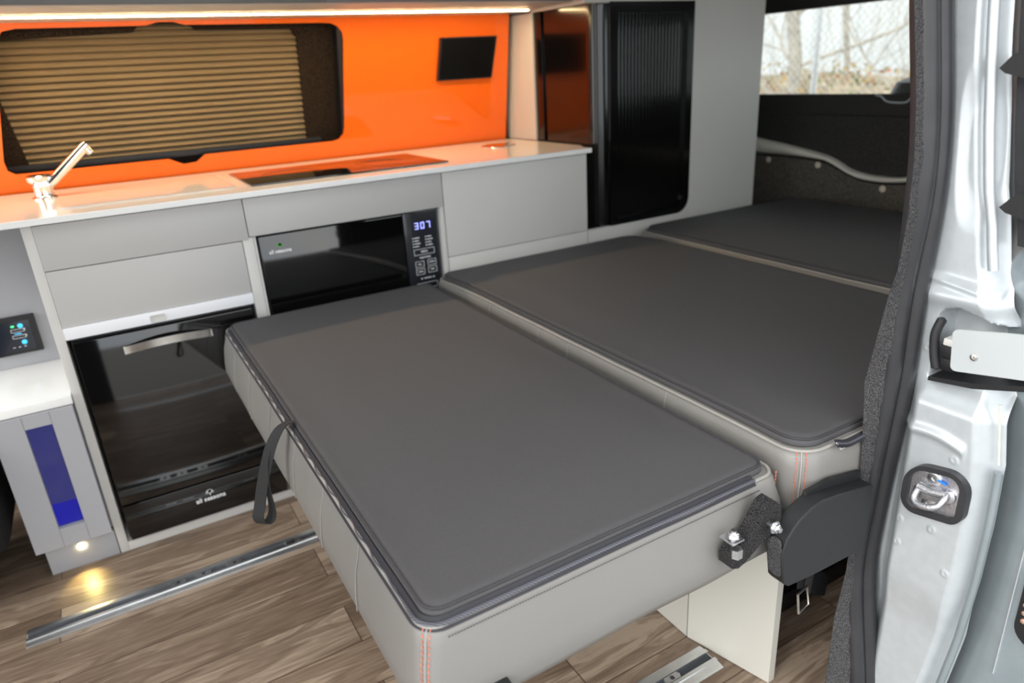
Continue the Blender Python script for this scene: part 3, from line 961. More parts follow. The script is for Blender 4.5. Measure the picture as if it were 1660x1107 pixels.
c1, lp1 = cushion('bed_cushion', 'nearest bed cushion overhanging the floor with black pull strap', 0.188, 0.790, 0.583, 1.868, 0.425, 0.580, 1, flare=0.010, rc=0.026,
                  seams=[(0, y, 'x') for y in (0.80, 0.97, 1.14, 1.33, 1.52, 1.70)])
sagc2 = lambda x, y: -0.012 * ss(abs(y - 1.2), 0.45, 0.72) * (1 if y > 1.2 else 0.2)
c2, lp2 = cushion('bed_cushion', 'middle bed cushion with orange stitched corner next to the door pillar', 0.795, 1.565, 0.560, 1.878, 0.445, 0.606, 2, sag=sagc2, rc=0.045,
                  seams=[(0, y, 'x') for y in (0.86, 1.17, 1.29, 1.52)])
sagc3 = lambda x, y: -0.006 * ss(x, 2.1, 2.4)
c3, lp3 = cushion('bed_cushion', 'rearmost bed cushion lying against the carpeted tailgate', 1.575, 2.40, 0.545, 1.868, 0.43, 0.618, 3, sag=sagc3, rc=0.05,
                  seams=[(0, y, 'x') for y in (0.9, 1.25, 1.6)])

# zip around the near and left edge of the first cushion
def along(loopf, inset, z, cond, r=0.026, amp=0.0012):
    L = loopf(inset, z, r, amp)
    return L, [i for i, p in enumerate(L) if cond(p)]
L, idx = along(lp1, 0.0150, 0.5665, lambda p: (p[1] < 0.64 and p[0] < 0.742) or (p[0] < 0.23 and p[1] < 1.84))
# order the indices as one run
def run(L, idx):
    n = len(L)
    s = set(idx)
    start = next(i for i in idx if (i - 1) % n not in s)
    out = []
    i = start
    while i in s and len(out) < n:
        out.append(Vector(L[i])); i = (i + 1) % n
    return out
zr = run(L, idx)
def fine(pts, k=4):
    out = []
    for a, b_ in zip(pts, pts[1:]):
        for j in range(k):
            out.append(a.lerp(b_, j / k))
    out.append(pts[-1])
    return out
zr = fine(zr, 3)
def outw(pts, i):
    d = (pts[min(i + 1, len(pts) - 1)] - pts[max(i - 1, 0)]).normalized()
    o = d.cross(Vector((0, 0, 1))).normalized()
    return o
MB().ribbon([p + outw(zr, i) * 0.003 for i, p in enumerate(zr)], lambda i: outw(zr, i) * 0.0062 + Vector((0, 0, -0.0056)), 0.0016).build('zip_tape', M['zip_tape'], c1)
teeth = []
for i, p in enumerate(zr):
    o = outw(zr, i)
    left = ss(p.y, 0.62, 0.75)
    wv = 0.0016 * math.sin(p.y * 95) * left
    teeth.append(p + o * (0.0044 + wv) + Vector((0, 0, 0.0006)))
MB().tube(teeth, [lerp(0.0032, 0.0014, ss(p.y, 0.60, 0.68)) for p in zr], 8).build('zip_teeth', M['zip'], c1)


def stitches(cx_fn, z0, z1, n, parent, m):
    b = MB()
    for k in range(n):
        z = lerp(z1, z0, (k + 0.2) / n)
        z2 = lerp(z1, z0, (k + 0.8) / n)
        b.tube([cx_fn(z), cx_fn(z2)], 0.0008, 6)
    return b.build('corner_stitching', m, parent)


# corner seams with double orange stitching
def corner_pt(lpf, prof_z0, ang_off, x0, y0, r, flare, zb, zt):
    def f(z):
        H = zt - zb
        tab = [(zb, 0.02 - flare), (zb + 0.028, -flare), (zb + H * 0.35, 0.001 - flare * 0.9), (zb + H * 0.6, 0.002 - flare * 0.5), (zt - 0.04, 0.003), (zt - 0.024, 0.006), (zt - 0.0165, 0.0105)]
        ins = interp(tab, z)
        a = PI * 1.25 + ang_off
        return (x0 + ins + r + (r + 0.0006) * math.cos(a), y0 + ins + r + (r + 0.0006) * math.sin(a), z)
    return f
for off, m_, nm in ((-0.17, M['thread'], 0), (0.17, M['thread'], 0)):
    stitches(corner_pt(lp1, 0, off, 0.188, 0.583, 0.026, 0.010, 0.425, 0.580), 0.44, 0.566, 20, c1, m_)
    stitches(corner_pt(lp2, 0, off * 0.9, 0.795, 0.560, 0.045, 0.0, 0.445, 0.606), 0.46, 0.590, 20, c2, m_)
for (par, x0_, y0_, r_, fl, zb_, zt_) in ((c1, 0.188, 0.583, 0.026, 0.010, 0.425, 0.580), (c2, 0.795, 0.560, 0.045, 0.0, 0.445, 0.606)):
    f = corner_pt(None, 0, 0.0, x0_, y0_, r_, fl, zb_, zt_)
    MB().tube([f(lerp(zb_ + 0.01, zt_ - 0.017, k / 10)) for k in range(11)], 0.0013, 6).build('corner_seam', M['piping'], par)
# right front corner stitch of first cushion (short orange run) and zip end mark
b = MB()
for k in range(4):
    z = 0.560 - k * 0.006
    b.tube([(0.786, 0.600, z), (0.7855, 0.600, z - 0.004)], 0.001, 6)
b.build('corner_stitching', M['thread'], c1)
# fine stitch line below the piping on the near side
b = MB()
for k in range(130):
    x = lerp(0.225, 0.735, k / 130)
    w = wob(x, 0.583, 0.545, 0.0022, 7, 1)
    b.tube([(x, 0.5855, 0.5530), (x + 0.0024, 0.5855, 0.5530)], 0.0007, 5)
b.build('stitch_line', M['fabric_dark'], c1)
# zip on the near side of the middle cushion
zz = [Vector((x, 0.5615 + 0.0, 0.5985 - 0.008 * ss(x, 0.86, 0.90) + 0.002 * math.sin(x * 40))) for x in [0.868 + 0.006 * k for k in range(60)]]
MB().ribbon(zz, lambda i: (0, 0.004, 0.005), 0.0016).build('zip_tape', M['zip_tape'], c2)
MB().tube([p + Vector((0, -0.002, 0.001)) for p in zz], 0.0024, 8).build('zip_teeth', M['zip'], c2)
b = MB()
for k in range(90):
    x = 0.880 + k * 0.0035
    b.tube([(x, 0.5605, 0.5835), (x + 0.002, 0.5605, 0.5835)], 0.0007, 5)
for k in range(8):
    b.tube([(0.866 + k * 0.0018, 0.5600, 0.6000 - k * 0.0021), (0.8668 + k * 0.0018, 0.5600, 0.5988 - k * 0.0021)], 0.0007, 5)
b.build('stitch_line', M['threadw'], c2)

# pull strap: a loop of webbing sewn to the left edge of the nearest cushion
ys = 1.185
sp_ = [(0.205, ys + 0.002, 0.5805), (0.193, ys, 0.5805), (0.178, ys - 0.002, 0.573), (0.160, ys - 0.004, 0.548), (0.145, ys - 0.003, 0.512), (0.131, ys, 0.470), (0.120, ys + 0.003, 0.430), (0.1135, ys + 0.004, 0.408), (0.119, ys + 0.004, 0.3935), (0.130, ys + 0.003, 0.394), (0.1385, ys + 0.002, 0.408), (0.1405, ys, 0.430), (0.1405, ys - 0.002, 0.470), (0.147, ys, 0.520), (0.166, ys + 0.002, 0.556), (0.180, ys + 0.003, 0.5665)]
MB().ribbon(spline(sp_, 5), lambda i: (0.0085 - 0.006 * ss(i, 38, 62), -0.0075, 0.002 - 0.002 * ss(i, 10, 20)) if i > 12 else (0.003 + 0.0055 * i / 12, -0.0105 + 0.003 * i / 12, 0.002), 0.0016).build('pull_strap', M['web'], c1)

# buckle socket on the near side of the nearest cushion
b = MB()
b.box(0.2285, 0.2900, 0.560, 0.584, 0.440, 0.4665, 0.003)
bk = b.build('belt_latch', M['black_pl'], c1)
MB().cyl((0.276, 0.5605, 0.452), (0.276, 0.557, 0.452), 0.0045).build('latch_screw', M['zinc'], bk)

# --- hinge bracket bolted on the side of the nearest cushion
hb_ = thing('hinge_bracket', 'black carpeted hinge bracket with two zinc bolts on the cushion side', 'bracket', (0.72, 0.575, 0.44))
arm0 = [(0.668, 0.470), (0.668, 0.452), (0.682, 0.446), (0.700, 0.452), (0.726, 0.470), (0.748, 0.478), (0.766, 0.486), (0.768, 0.520), (0.752, 0.536), (0.738, 0.533), (0.727, 0.518), (0.716, 0.500), (0.702, 0.486), (0.690, 0.480), (0.680, 0.482)]
arm = [(p[0] * 0.958, 1.15 - (1.15 - p[1]) * 0.958) for p in arm0]
MB().prism(arm, [], XZ, 0.546, 0.571).build('arm', carpet_mat('black_worn_carpet', srgb(18, 18, 19), srgb(70, 69, 70), 700), hb_)
hh = MB()
def hexbolt(b, x, y, z, L_, ax='y', r=0.007):
    b.lathe([(r * 0.62, -0.002), (r * 0.62, L_)], (x, y, z), ax, 16)
    b.lathe([(r * 1.35, L_), (r * 1.35, L_ + 0.0014)], (x, y, z), ax, 24)
    b.lathe([(r, L_ + 0.0014), (r, L_ + 0.006), (r * 0.85, L_ + 0.0068)], (x, y, z), ax, 6)
    b.lathe([(r * 0.55, L_ + 0.0068), (r * 0.55, L_ + 0.0105)], (x, y, z), ax, 14)
b = MB(); hexbolt(b, 0.709, 0.547, 0.529, 0.012); b.build('bolt', M['zinc'], hb_)
b = MB(); hexbolt(b, 0.650, 0.556, 0.522, 0.004, 'z', 0.0075); b.box(0.639, 0.662, 0.546, 0.571, 0.5195, 0.5225, 0.0005); b.build('bolt', M['zinc'], hb_)
b = MB(); b.cyl((0.648, 0.547, 0.498), (0.648, 0.547, 0.512), 0.0085, n=6); b.build('nut', M['zinc'], hb_)

# --- seat side cover (grained black plastic)
sc2 = thing('seat_side_cover', 'curved black plastic side cover of the seat frame below the bed', 'seat cover', (0.86, 0.57, 0.38))
side = [(0.737, 0.418), (0.731, 0.426), (0.722, 0.476), (0.730, 0.500), (0.742, 0.515), (0.758, 0.527), (0.778, 0.536), (0.800, 0.5405), (0.84, 0.536), (0.925, 0.521), (0.925, 0.400), (0.80, 0.406), (0.745, 0.412)]
MB().prism(side, [], XZ, 0.528, 0.557).build('cover_shell', M['armrest'], sc2)
sc2.children[0].modifiers.new('bevel', 'BEVEL').width = 0.004
sc2.children[0].modifiers['bevel'].segments = 3
MB().prism([(0.790, 0.530), (0.795, 0.545), (0.85, 0.547), (0.925, 0.534), (0.925, 0.50), (0.80, 0.51)], [], XZ, 0.5505, 0.5575).build('inner_flange', M['armrest'], sc2, smooth=False)
MB().prism(rrect(0.752, 0.775, 0.418, 0.486, 0.009), [], lambda u, v, t: (0.7215 + (0.476 - v) * 0.16 * (v < 0.476) - t + 0.35 * max(0, v - 0.476), u - 0.752 + 0.531, v + 0.014), -0.001, 0.0022).build('hook_tape', M['carpet'], sc2)
MB().lathe([(0.0045, 0), (0.0035, 0.001), (0.002, 0.0004)], (0.838, 0.5282, 0.432), 'y', 18).build('screw', M['armrest'], sc2)

# --- cream board in front of the seat base and the dark base behind it
sbp = thing('bench_box', 'cream fronted bench seat box under the middle of the bed', 'bench box', (0.9, 1.2, 0))
def ang(u, v, t):   # u runs along the board from the near end, slightly angled
    return (0.9055 - u * 0.26 + t, 0.664 + u, v)
MB().prism([(0.0, 0.002), (0.175, 0.002), (0.175, 0.422), (0.0, 0.422)], [], ang, 0.0, 0.016).build('front_panel', M['cream'], sbp, smooth=False)
MB().prism([(0.178, 0.002), (0.44, 0.002), (0.44, 0.422), (0.178, 0.422)], [], lambda u, v, t: (0.8598 - (u - 0.178) * 0.0 + t, 0.664 + u, v), 0.0, 0.016).build('front_panel', M['cream'], sbp, smooth=False)
MB().box(0.886, 1.50, 0.800, 1.10, 0.001, 0.40).build('base_box', M['black_cloth'], sbp, smooth=False)
MB().box(0.8765, 1.50, 1.105, 1.80, 0.001, 0.40).build('base_box', M['black_cloth'], sbp, smooth=False)
# floor runner of the seat frame
MB().box(0.94, 1.60, 0.775, 0.799, 0.001, 0.05, 0.003).build('frame_runner', M['black_pl'], sbp)

# --- seat belt buckle hanging under the seat
sbk = thing('seat_belt_buckle', 'black seat belt buckle hanging under the seat side cover', 'buckle', (0.94, 0.62, 0.21))
b = MB()
b.prism([(0.0, 0.004), (0.044, -0.022), (0.050, 0.018), (0.030, 0.040), (0.004, 0.046)], [], lambda u, v, t: (0.938 + u, 0.62 + t, 0.232 + v), 0, 0.014)
bb = b.build('buckle_body', M['armrest'], sbk, smooth=False)
b = MB()
pts = [(0.905, 0.616, 0.212), (0.897, 0.616, 0.258), (0.924, 0.618, 0.262), (0.934, 0.618, 0.218)]
b.tube(pts, 0.0022, 8, closed=True)
b.build('metal_loop', M['steel'], sbk)
b = MB(); b.ribbon(spline([(0.912, 0.622, 0.260), (0.93, 0.64, 0.29), (0.95, 0.67, 0.33), (0.97, 0.70, 0.40)], 5), lambda i: (0.012, 0.002, -0.006), 0.002)
b.build('strap', M['black_cloth'], sbk)
cb = tag(MB().tube(spline([(0.925, 0.72, 0.13), (0.935, 0.71, 0.20), (0.96, 0.70, 0.24), (1.00, 0.70, 0.27), (1.04, 0.70, 0.31)], 6), 0.003, 8).build('cable', M['black_pl']), 'thin black cable looping below the seat beside the cream panel', 'cable')

# ================================================================== REAR: TAILGATE
XR = 2.50
tg = thing('tailgate', 'closed tailgate with charcoal carpet panels and a pale curved metal ledge', 'tailgate', (XR, 1.5, 0))
MB().box(XR, XR + 0.05, 0.52, 2.50, 0.919, 0.992, 0.006).build('upper_panel', M['carpet_bk'], tg)
MB().box(XR + 0.004, XR + 0.05, 0.52, 2.50, 0.40, 0.9165, 0.003).build('carpet_panel', M['carpet_bk'], tg)
low = [(2.50, 0.775), (2.166, 0.745), (2.0, 0.748), (1.84, 0.742), (1.79, 0.735), (1.72, 0.708), (1.644, 0.684), (1.55, 0.678), (1.431, 0.692), (1.2, 0.70), (0.52, 0.70), (0.52, 0.02), (2.50, 0.02)]
MB().prism(low, [], YZ, XR - 0.022, XR + 0.003).build('lower_carpet_panel', M['carpet_dk'], tg)
top_e = [(2.50, 0.90), (2.30, 0.845), (2.161, 0.817), (2.0, 0.797), (1.842, 0.772), (1.79, 0.760), (1.74, 0.740), (1.699, 0.722), (1.64, 0.710), (1.572, 0.706), (1.50, 0.708), (1.434, 0.718), (1.2, 0.73), (0.52, 0.73)]
bot_e = [(2.50, 0.77), (2.30, 0.762), (2.166, 0.755), (2.0, 0.756), (1.842, 0.750), (1.79, 0.742), (1.74, 0.722), (1.68, 0.700), (1.644, 0.690), (1.572, 0.686), (1.50, 0.690), (1.431, 0.698), (1.2, 0.705), (0.52, 0.705)]
A = spline([(p[0], p[1], 0) for p in top_e], 5)
B = spline([(p[0], p[1], 0) for p in bot_e], 5)
b = MB()
lo = []
for a, c in zip(A, B):
    mid = (a.y + c.y) / 2; h = abs(a.y - c.y) / 2
    ring = [(XR + 0.004, a.x, mid + h)]
    for k in range(7):
        t = PI / 2 - k / 6 * PI
        ring.append((XR - 0.010 - 0.020 * math.cos(t), lerp(a.x, c.x, k / 6), mid + h * math.sin(t)))
    ring.append((XR + 0.004, c.x, mid - h))
    lo.append(ring)
b.rings(lo)
b.build('metal_ledge', M['beige'], tg)
for yy, zz_ in ((2.074, 0.732), (1.831, 0.729), (1.549, 0.665)):
    MB().lathe([(0.0125, 0), (0.0125, 0.002), (0.010, 0.005), (0.004, 0.0062)], (XR - 0.0221, yy, zz_), 'x', 20).build('fixing_stud', M['button'], tg)
MB().prism([(0.52, 0.98), (2.50, 0.98), (2.50, 1.50), (0.52, 1.50)], [rrect(0.72, 2.245, 0.990, 1.3035, 0.03)], YZ, XR + 0.01, XR + 0.05).build('window_frame', M['black_pl'], tg, smooth=False)
MB().box(XR + 0.026, XR + 0.031, 0.70, 2.27, 0.97, 1.33).build('window_pane', M['dimming_glass'], tg, smooth=False)
# wiper seen through the glass
wp = thing('rear_wiper', 'black rear wiper housing outside the bottom of the tailgate window', 'wiper', (XR + 0.1, 1.5, 0.98))
MB().lathe([(0.001, 0.055), (0.035, 0.052), (0.07, 0.036), (0.085, 0.0), (0.085, -0.01)], (XR + 0.13, 1.565, 0.992), 'z', 28).build('housing', M['black_pl'], wp)
MB().box(XR + 0.09, XR + 0.12, 1.38, 1.585, 0.985, 1.003, 0.006).build('spindle_cover', M['paint'], wp)
MB().tube([(XR + 0.09, 1.50, 1.0), (XR + 0.09, 1.1, 1.02), (XR + 0.085, 0.85, 1.03)], 0.006, 10).build('arm', M['black_pl'], wp)
MB().tube(spline([(XR - 0.004, 1.635, 0.991), (XR - 0.006, 1.61, 0.985), (XR - 0.006, 1.585, 0.968), (XR - 0.006, 1.52, 0.966), (XR - 0.006, 1.495, 0.984), (XR - 0.004, 1.46, 0.990)], 5), 0.0035, 8).build('grab_loop', M['paint'], tg)

# ================================================================== NEAR DOOR PILLAR
GUT = [(-0.1, 0.425), (0.10, 0.415), (0.182, 0.404), (0.285, 0.393), (0.40, 0.387), (0.50, 0.386), (0.597, 0.389), (0.682, 0.403), (0.78, 0.412), (0.84, 0.436), (0.874, 0.446), (0.936, 0.458), (0.971, 0.468), (1.05, 0.482), (1.161, 0.498), (1.3, 0.515)]
SEALR = [(-0.1, 0.49), (0.09, 0.504), (0.282, 0.538), (0.344, 0.543), (0.469, 0.539), (0.597, 0.533), (0.694, 0.529), (0.772, 0.532), (0.866, 0.531), (0.936, 0.528), (1.011, 0.531), (1.089, 0.541), (1.201, 0.561), (1.35, 0.58)]
ZUP = [(0.38, 0.800), (0.406, 0.799), (0.43, 0.786), (0.452, 0.797), (0.478, 0.806), (0.50, 0.802), (0.515, 0.79)]
ZUP = [(0.38, 0.792), (0.41, 0.786), (0.435, 0.790), (0.460, 0.800), (0.485, 0.806), (0.503, 0.800), (0.515, 0.785)]
ZLO = [(0.38, 0.715), (0.42, 0.704), (0.50, 0.692), (0.52, 0.690)]


def gut(z): return interp(GUT, z)


def jh(y, z):
    g = gut(z)
    h = 0.0
    # rounding of the jamb into the gutter
    h -= 0.030 * ss(g + 0.032 - y, 0.0, 0.032)
    h += 0.004 * ss(0.56 - y, 0.0, 0.05)
    # shallow pressed pocket high up
    d = (abs(((y - 0.498) - 0.10 * (z - 1.02)) / 0.027) ** 3 + abs((z - 1.02) / 0.10) ** 3) ** (1 / 3)
    h -= 0.006 * (1 - ss(d, 0.55, 1.15))
    # embossed lips
    zc = 0.842 - 0.12 * (0.53 - y)
    if y > 0.440:
        h += 0.0045 * math.exp(-((z - zc) / 0.006) ** 2) * ss(y, 0.440, 0.443)
    zc = 0.617 - 0.10 * (0.52 - y) + 0.006 * math.sin((y - 0.43) * 40)
    if y > 0.430:
        h += 0.0060 * math.exp(-((z - zc) / 0.008) ** 2) * ss(y, 0.430, 0.433)
    # soft roll above the opening
    h += 0.010 * math.exp(-((z - 0.818) / 0.016) ** 2)
    # opening with the door catch
    r = ss(interp(ZUP, y) - z, 0, 0.006) * ss(z - interp(ZLO, y), 0, 0.004) * ss(0.512 - y, 0, 0.004)
    h -= 0.042 * r
    # sloping ledge below, then the lower face stands proud
    h += 0.026 * ss(0.700 - z, 0.0, 0.045) * ss(0.535 - y, 0.0, 0.03)
    # soft step near the bottom
    h -= 0.010 * ss(0.36 - z, 0.0, 0.10)
    # spot weld dimples
    for (py, pz) in ((0.443, 0.590), (0.505, 0.455), (0.455, 0.462), (0.503, 0.412), (0.425, 0.400), (0.52, 0.735)):
        q = ((y - py) ** 2 + (z - pz) ** 2) / 0.0045 ** 2
        if q < 6: h += 0.0016 * math.exp(-(q - 1) ** 2 * 1.5)
    # striker pocket
    q = max(abs(y - 0.460) / 0.046, abs(z - 0.518 + 0.25 * (y - 0.460)) / 0.042)
    return h


pil = thing('trim_1', None, None, (1.0, 0.46, 0), kind='structure')
b = MB()
def jf(u, v):
    z = lerp(-0.08, 1.33, v)
    y0 = gut(z) + 0.001
    y1 = interp(SEALR, z) + 0.012
    y = lerp(y0, y1, u)
    return (1.0 - jh(y, z), y, z)
b.grid(jf, 90, 560)
b.build('inner_jamb', M['paint'], pil, ang=80)
# gutter rail (two pieces) and the outer skin beyond it
up = [(0.985 + 0.004, gut(z) + 0.006, z) for z in [0.868 + 0.02 * k for k in range(24)]]
MB().tube(up, 0.0065, 12).build('gutter_lip', M['paint'], pil)
dn = [(0.985, gut(z) + 0.002, z) for z in [-0.05 + 0.02 * k for k in range(33)]]
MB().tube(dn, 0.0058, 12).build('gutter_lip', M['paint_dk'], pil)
dn2 = [(0.975, gut(z) + 0.010, z) for z in [0.60 + 0.008 * k for k in range(12)]]
MB().tube([(p[0] + 0.012, p[1] - 0.006, p[2]) for p in dn2], 0.0016, 8).build('seam_sealer', M['sealer'], pil)
b = MB()
def of(u, v):
    z = lerp(-0.08, 1.33, v)
    y0 = gut(z) + 0.024
    y = lerp(y0, y0 - 0.17, u)
    hh_ = 0.030 - 0.022 * ss(u, 0.02, 0.35) + 0.010 * ss(u, 0.6, 1)
    if z > 0.86: hh_ += 0.020 * ss(z, 0.86, 0.92)
    return (1.0 + hh_, y, z)
b.grid(of, 24, 120)
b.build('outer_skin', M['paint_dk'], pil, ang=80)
MB().box(1.062, 1.068, 0.42, 0.60, 0, 1.45).build('inner_closing', M['carpet_bk'], pil, smooth=False)
# black window rubber strip at the top right edge of the pillar
ws = thing('window_rubber', 'vertical black rubber strip along the outer right edge of the silver pillar', 'rubber strip', (1.0, 0.46, 0.9))
MB().ribbon([(1.010, gut(z) - 0.012 - 0.016, z) for z in [0.90 + 0.02 * k for k in range(22)]], lambda i: (0.003, 0.013, 0), 0.008).build('strip', M['rubber'], ws)
for z in (0.945, 1.112):
    g = gut(z)
    MB().prism([(g - 0.012, z), (g - 0.004, z + 0.006), (g - 0.018, z + 0.022), (g - 0.05, z + 0.034), (g - 0.05, z - 0.010)], [], YZ, 0.985, 1.004).build('end_clip', M['black_pl'], ws, smooth=False)

# opening insides: black grommet, latch block, cover plate
gm = tag(MB().tube(spline([(0.996, 0.503, 0.706), (0.994, 0.5085, 0.73), (0.993, 0.511, 0.76), (0.996, 0.5055, 0.785)], 6), [0.0025] + [0.0065] * 17 + [0.0025], 12).build('rubber_buffer', M['rubber']), 'curved black rubber buffer left of the white cover plate', 'buffer')
ct = thing('door_contact', 'black plastic door catch block partly hidden behind the white plate', 'catch', (1.02, 0.49, 0.72))
b = MB()
b.box(0.992, 1.03, 0.478, 0.5010, 0.727, 0.747, 0.002)
b.build('block', M['black_pl'], ct)
MB().box(0.990, 1.03, 0.480, 0.497, 0.7475, 0.758, 0.002).build('upper_block', M['greyw'], ct)
MB().box(0.994, 1.03, 0.478, 0.497, 0.708, 0.7265, 0.002).build('lower_block', M['black_pl'], ct)
MB().prism([(0.5015, 0.7005), (0.5015, 0.6945), (0.44, 0.703), (0.36, 0.727), (0.36, 0.735), (0.44, 0.711)], [], YZ, 0.975, 1.035).build('base_rail', M['black_pl'], ct, smooth=False)
cv = thing('cover_plate', 'white rounded cover plate with one screw on the silver pillar', 'cover plate', (0.975, 0.43, 0.74))
def tilt(u, v, t):
    return (0.974 + t, 0.477 - u, 0.719 + v + 0.19 * u)
MB().prism(rrect(0.0, 0.135, 0.0, 0.062, 0.008, 6), [], lambda u, v, t: tilt(u + 0.10 * -v * 1.0 + 0.004, v, t), 0, 0.004).build('plate', mat('pale_cover_plate', srgb(176, 181, 183), 0.4, nscale=10, namt=0.02), cv)
MB().lathe([(0.0055, 0), (0.0050, 0.0015), (0.0022, 0.0022), (0.0015, 0.001)], (0.974, 0.4455, 0.749), 'x', 18).build('screw', M['steel'], cv)

# striker
st = thing('door_striker', 'cast metal door striker loop in a black gasket on the silver pillar', 'door striker', (0.97, 0.472, 0.5))
XS = 0.961
def yzr(u, v, t):   # local frame tilted a little like the photo
    return (XS + t, 0.4570 - u * 1.00, 0.5300 + v * 1.10 + 0.20 * u)
og = rrect(-0.0455, 0.0455, -0.0385, 0.0385, (0.026, 0.018, 0.034, 0.032), 8)
igk = rrect(-0.0365, 0.0350, -0.0305, 0.0310, (0.016, 0.010, 0.020, 0.020), 8)
MB().prism(og, [igk], yzr, -0.004, 0.010).build('gasket', M['rubber'], st)
MB().prism(igk, [], yzr, 0.003, 0.008).build('base_plate', M['cast'], st, smooth=False)
bone = []
for k in range(40):
    a = 2 * PI * k / 40
    ux = 0.029 * math.cos(a)
    vz = (0.0145 - 0.0035 * math.cos(2 * a) * -1) * math.sin(a)
    bone.append((ux, vz - 0.001))
b = MB()
b.rings([[yzr(u * s_, v * s_, t) for u, v in bone] for s_, t in ((1.05, 0.003), (1.03, -0.001), (0.93, -0.003), (0.6, -0.0035))])
b.build('boss', M['cast'], st)
lp = [(-0.020, 0.004, 0.0), (-0.0205, 0.000, -0.010), (-0.0185, -0.008, -0.018), (-0.010, -0.0125, -0.022), (0.006, -0.0125, -0.022), (0.0165, -0.0085, -0.018), (0.0195, 0.000, -0.010), (0.0195, 0.004, 0.0)]
MB().tube([yzr(*p) for p in spline(lp, 5)], 0.0050, 12).build('loop', M['cast'], st)
MB().tube([yzr(-0.021, 0.006, -0.003), yzr(0.0, 0.003, -0.005), yzr(0.020, 0.0045, -0.003)], [0.0074, 0.0062, 0.0074], 12).build('bridge', M['cast'], st)
for (u, v) in ((-0.004, 0.0205), (-0.006, -0.0195)):
    c = yzr(u, v, 0.003)
    s1 = MB().lathe([(0.0100, 0), (0.0100, 0.002), (0.0078, 0.003), (0.0036, 0.003), (0.0030, 0.001)], c, 'x', 24).build('bolt', M['zinc'], st)
c = yzr(0.006, 0.0200, -0.0012)
MB().box(c[0] - 0.0006, c[0] + 0.003, c[1] - 0.009, c[1] + 0.004, c[2] - 0.0010, c[2] + 0.0010, rot=Matrix.Rotation(0.15, 3, 'X'), piv=c).build('paint_mark', M['blue_mark'], st)

# door seal: inner lip and outer bulb, each swept along the aperture edge
sl = thing('door_seal', 'dark rubber door seal running down the edge of the sliding door opening', 'door seal', (0.96, 0.54, 0))
bulb = [(0.984 - 0.0, interp(SEALR, z) + 0.010, z) for z in [-0.08 + 0.025 * k for k in range(58)]]
def smooth3(P, n=3):
    P = [Vector(p) for p in P]
    for _ in range(n):
        P = [P[0]] + [(P[i - 1] + P[i] * 2 + P[i + 1]) / 4 for i in range(1, len(P) - 1)] + [P[-1]]
    return P
MB().tube(smooth3(bulb), 0.0150, 20, squash=(1.0, 1.0)).build('bulb', M['rubber'], sl)
lip = [(0.962, interp(SEALR, z) + 0.018, z) for z in [-0.08 + 0.025 * k for k in range(58)]]
MB().tube(smooth3(lip), [0.0135 + 0.0045 * ss(p.z, 0.80, 0.98) for p in smooth3(lip)], 16).build('lip', M['rubber'], sl)

# carpet trim behind the seal
TRIML = [(-0.1, 0.575), (0.075, 0.567), (0.228, 0.567), (0.368, 0.555), (0.543, 0.559), (0.658, 0.569), (0.677, 0.572), (0.741, 0.564), (0.829, 0.553), (0.885, 0.541), (0.921, 0.531), (0.979, 0.529), (1.056, 0.540), (1.145, 0.556), (1.202, 0.567), (1.35, 0.585)]
TRIML = [(z_, y_ - 0.03 * ss(z_, 0.88, 0.98)) for z_, y_ in TRIML]
b = MB()
random.seed(3)
def cf(u, v):
    z = lerp(-0.02, 1.40, v)
    ye = interp(TRIML, z)
    ys_ = interp(SEALR, z) + 0.014
    # from beside the seal to the inner edge, then turning back into the van
    if u < 0.55:
        t = u / 0.55
        x = lerp(0.958, 0.930, t)
        y = lerp(ys_ - 0.004, max(ye - 0.003, ys_ - 0.002), t)
    else:
        t = (u - 0.55) / 0.45
        x = lerp(0.930, 1.02, t ** 1.3)
        y = max(ye - 0.003, ys_ - 0.002) + 0.004 * math.sin(min(1, t * 4) * PI / 2)
    w = 0.0016 * noise.noise(Vector((x * 300, y * 300, z * 300))) + 0.003 * noise.noise(Vector((x * 20, y * 20, z * 22)))
    return (x + w, y + w * 0.6, z)
b.grid(cf, 40, 700)
tag(b.build('carpet_trim', M['carpet'], ang=180), 'speckled grey carpet trim lining the inside of the door opening', 'carpet trim')

# cable chain at the lower right edge
cc = thing('cable_guide', 'black flexible cable guide with copper coloured links at the lower right edge', 'cable guide', (1.0, 0.335, 0.4))
MB().prism(rrect(0.26, 0.335, 0.33, 0.47, 0.03), [], YZ, 1.0, 1.012).build('housing', M['black_pl'], cc)
for k in range(6):
    MB().lathe([(0.0038, 0), (0.0038, 0.004), (0.002, 0.005)], (1.0, 0.332 - 0.0012 * k * 0 - 0.004 - 0.0008 * (5 - k), 0.372 + 0.0135 * k), 'x', 12).build('link', mat('copper_link', srgb(190, 150, 130), 0.4, metal=0.5, nscale=50, namt=0.1) if k == 0 else bpy.data.materials['copper_link'], cc)
MB().box(1.003, 1.008, 0.345, 0.3465, 0.25, 0.50).build('edge_line', M['paint'], cc)

# aperture sill at the bottom (outside the photo, closes the floor edge)
struct(MB().box(-0.42, 1.0, 0.44, 0.47, -0.12, 0.004, 0.004), 'trim_2', M['paint'])

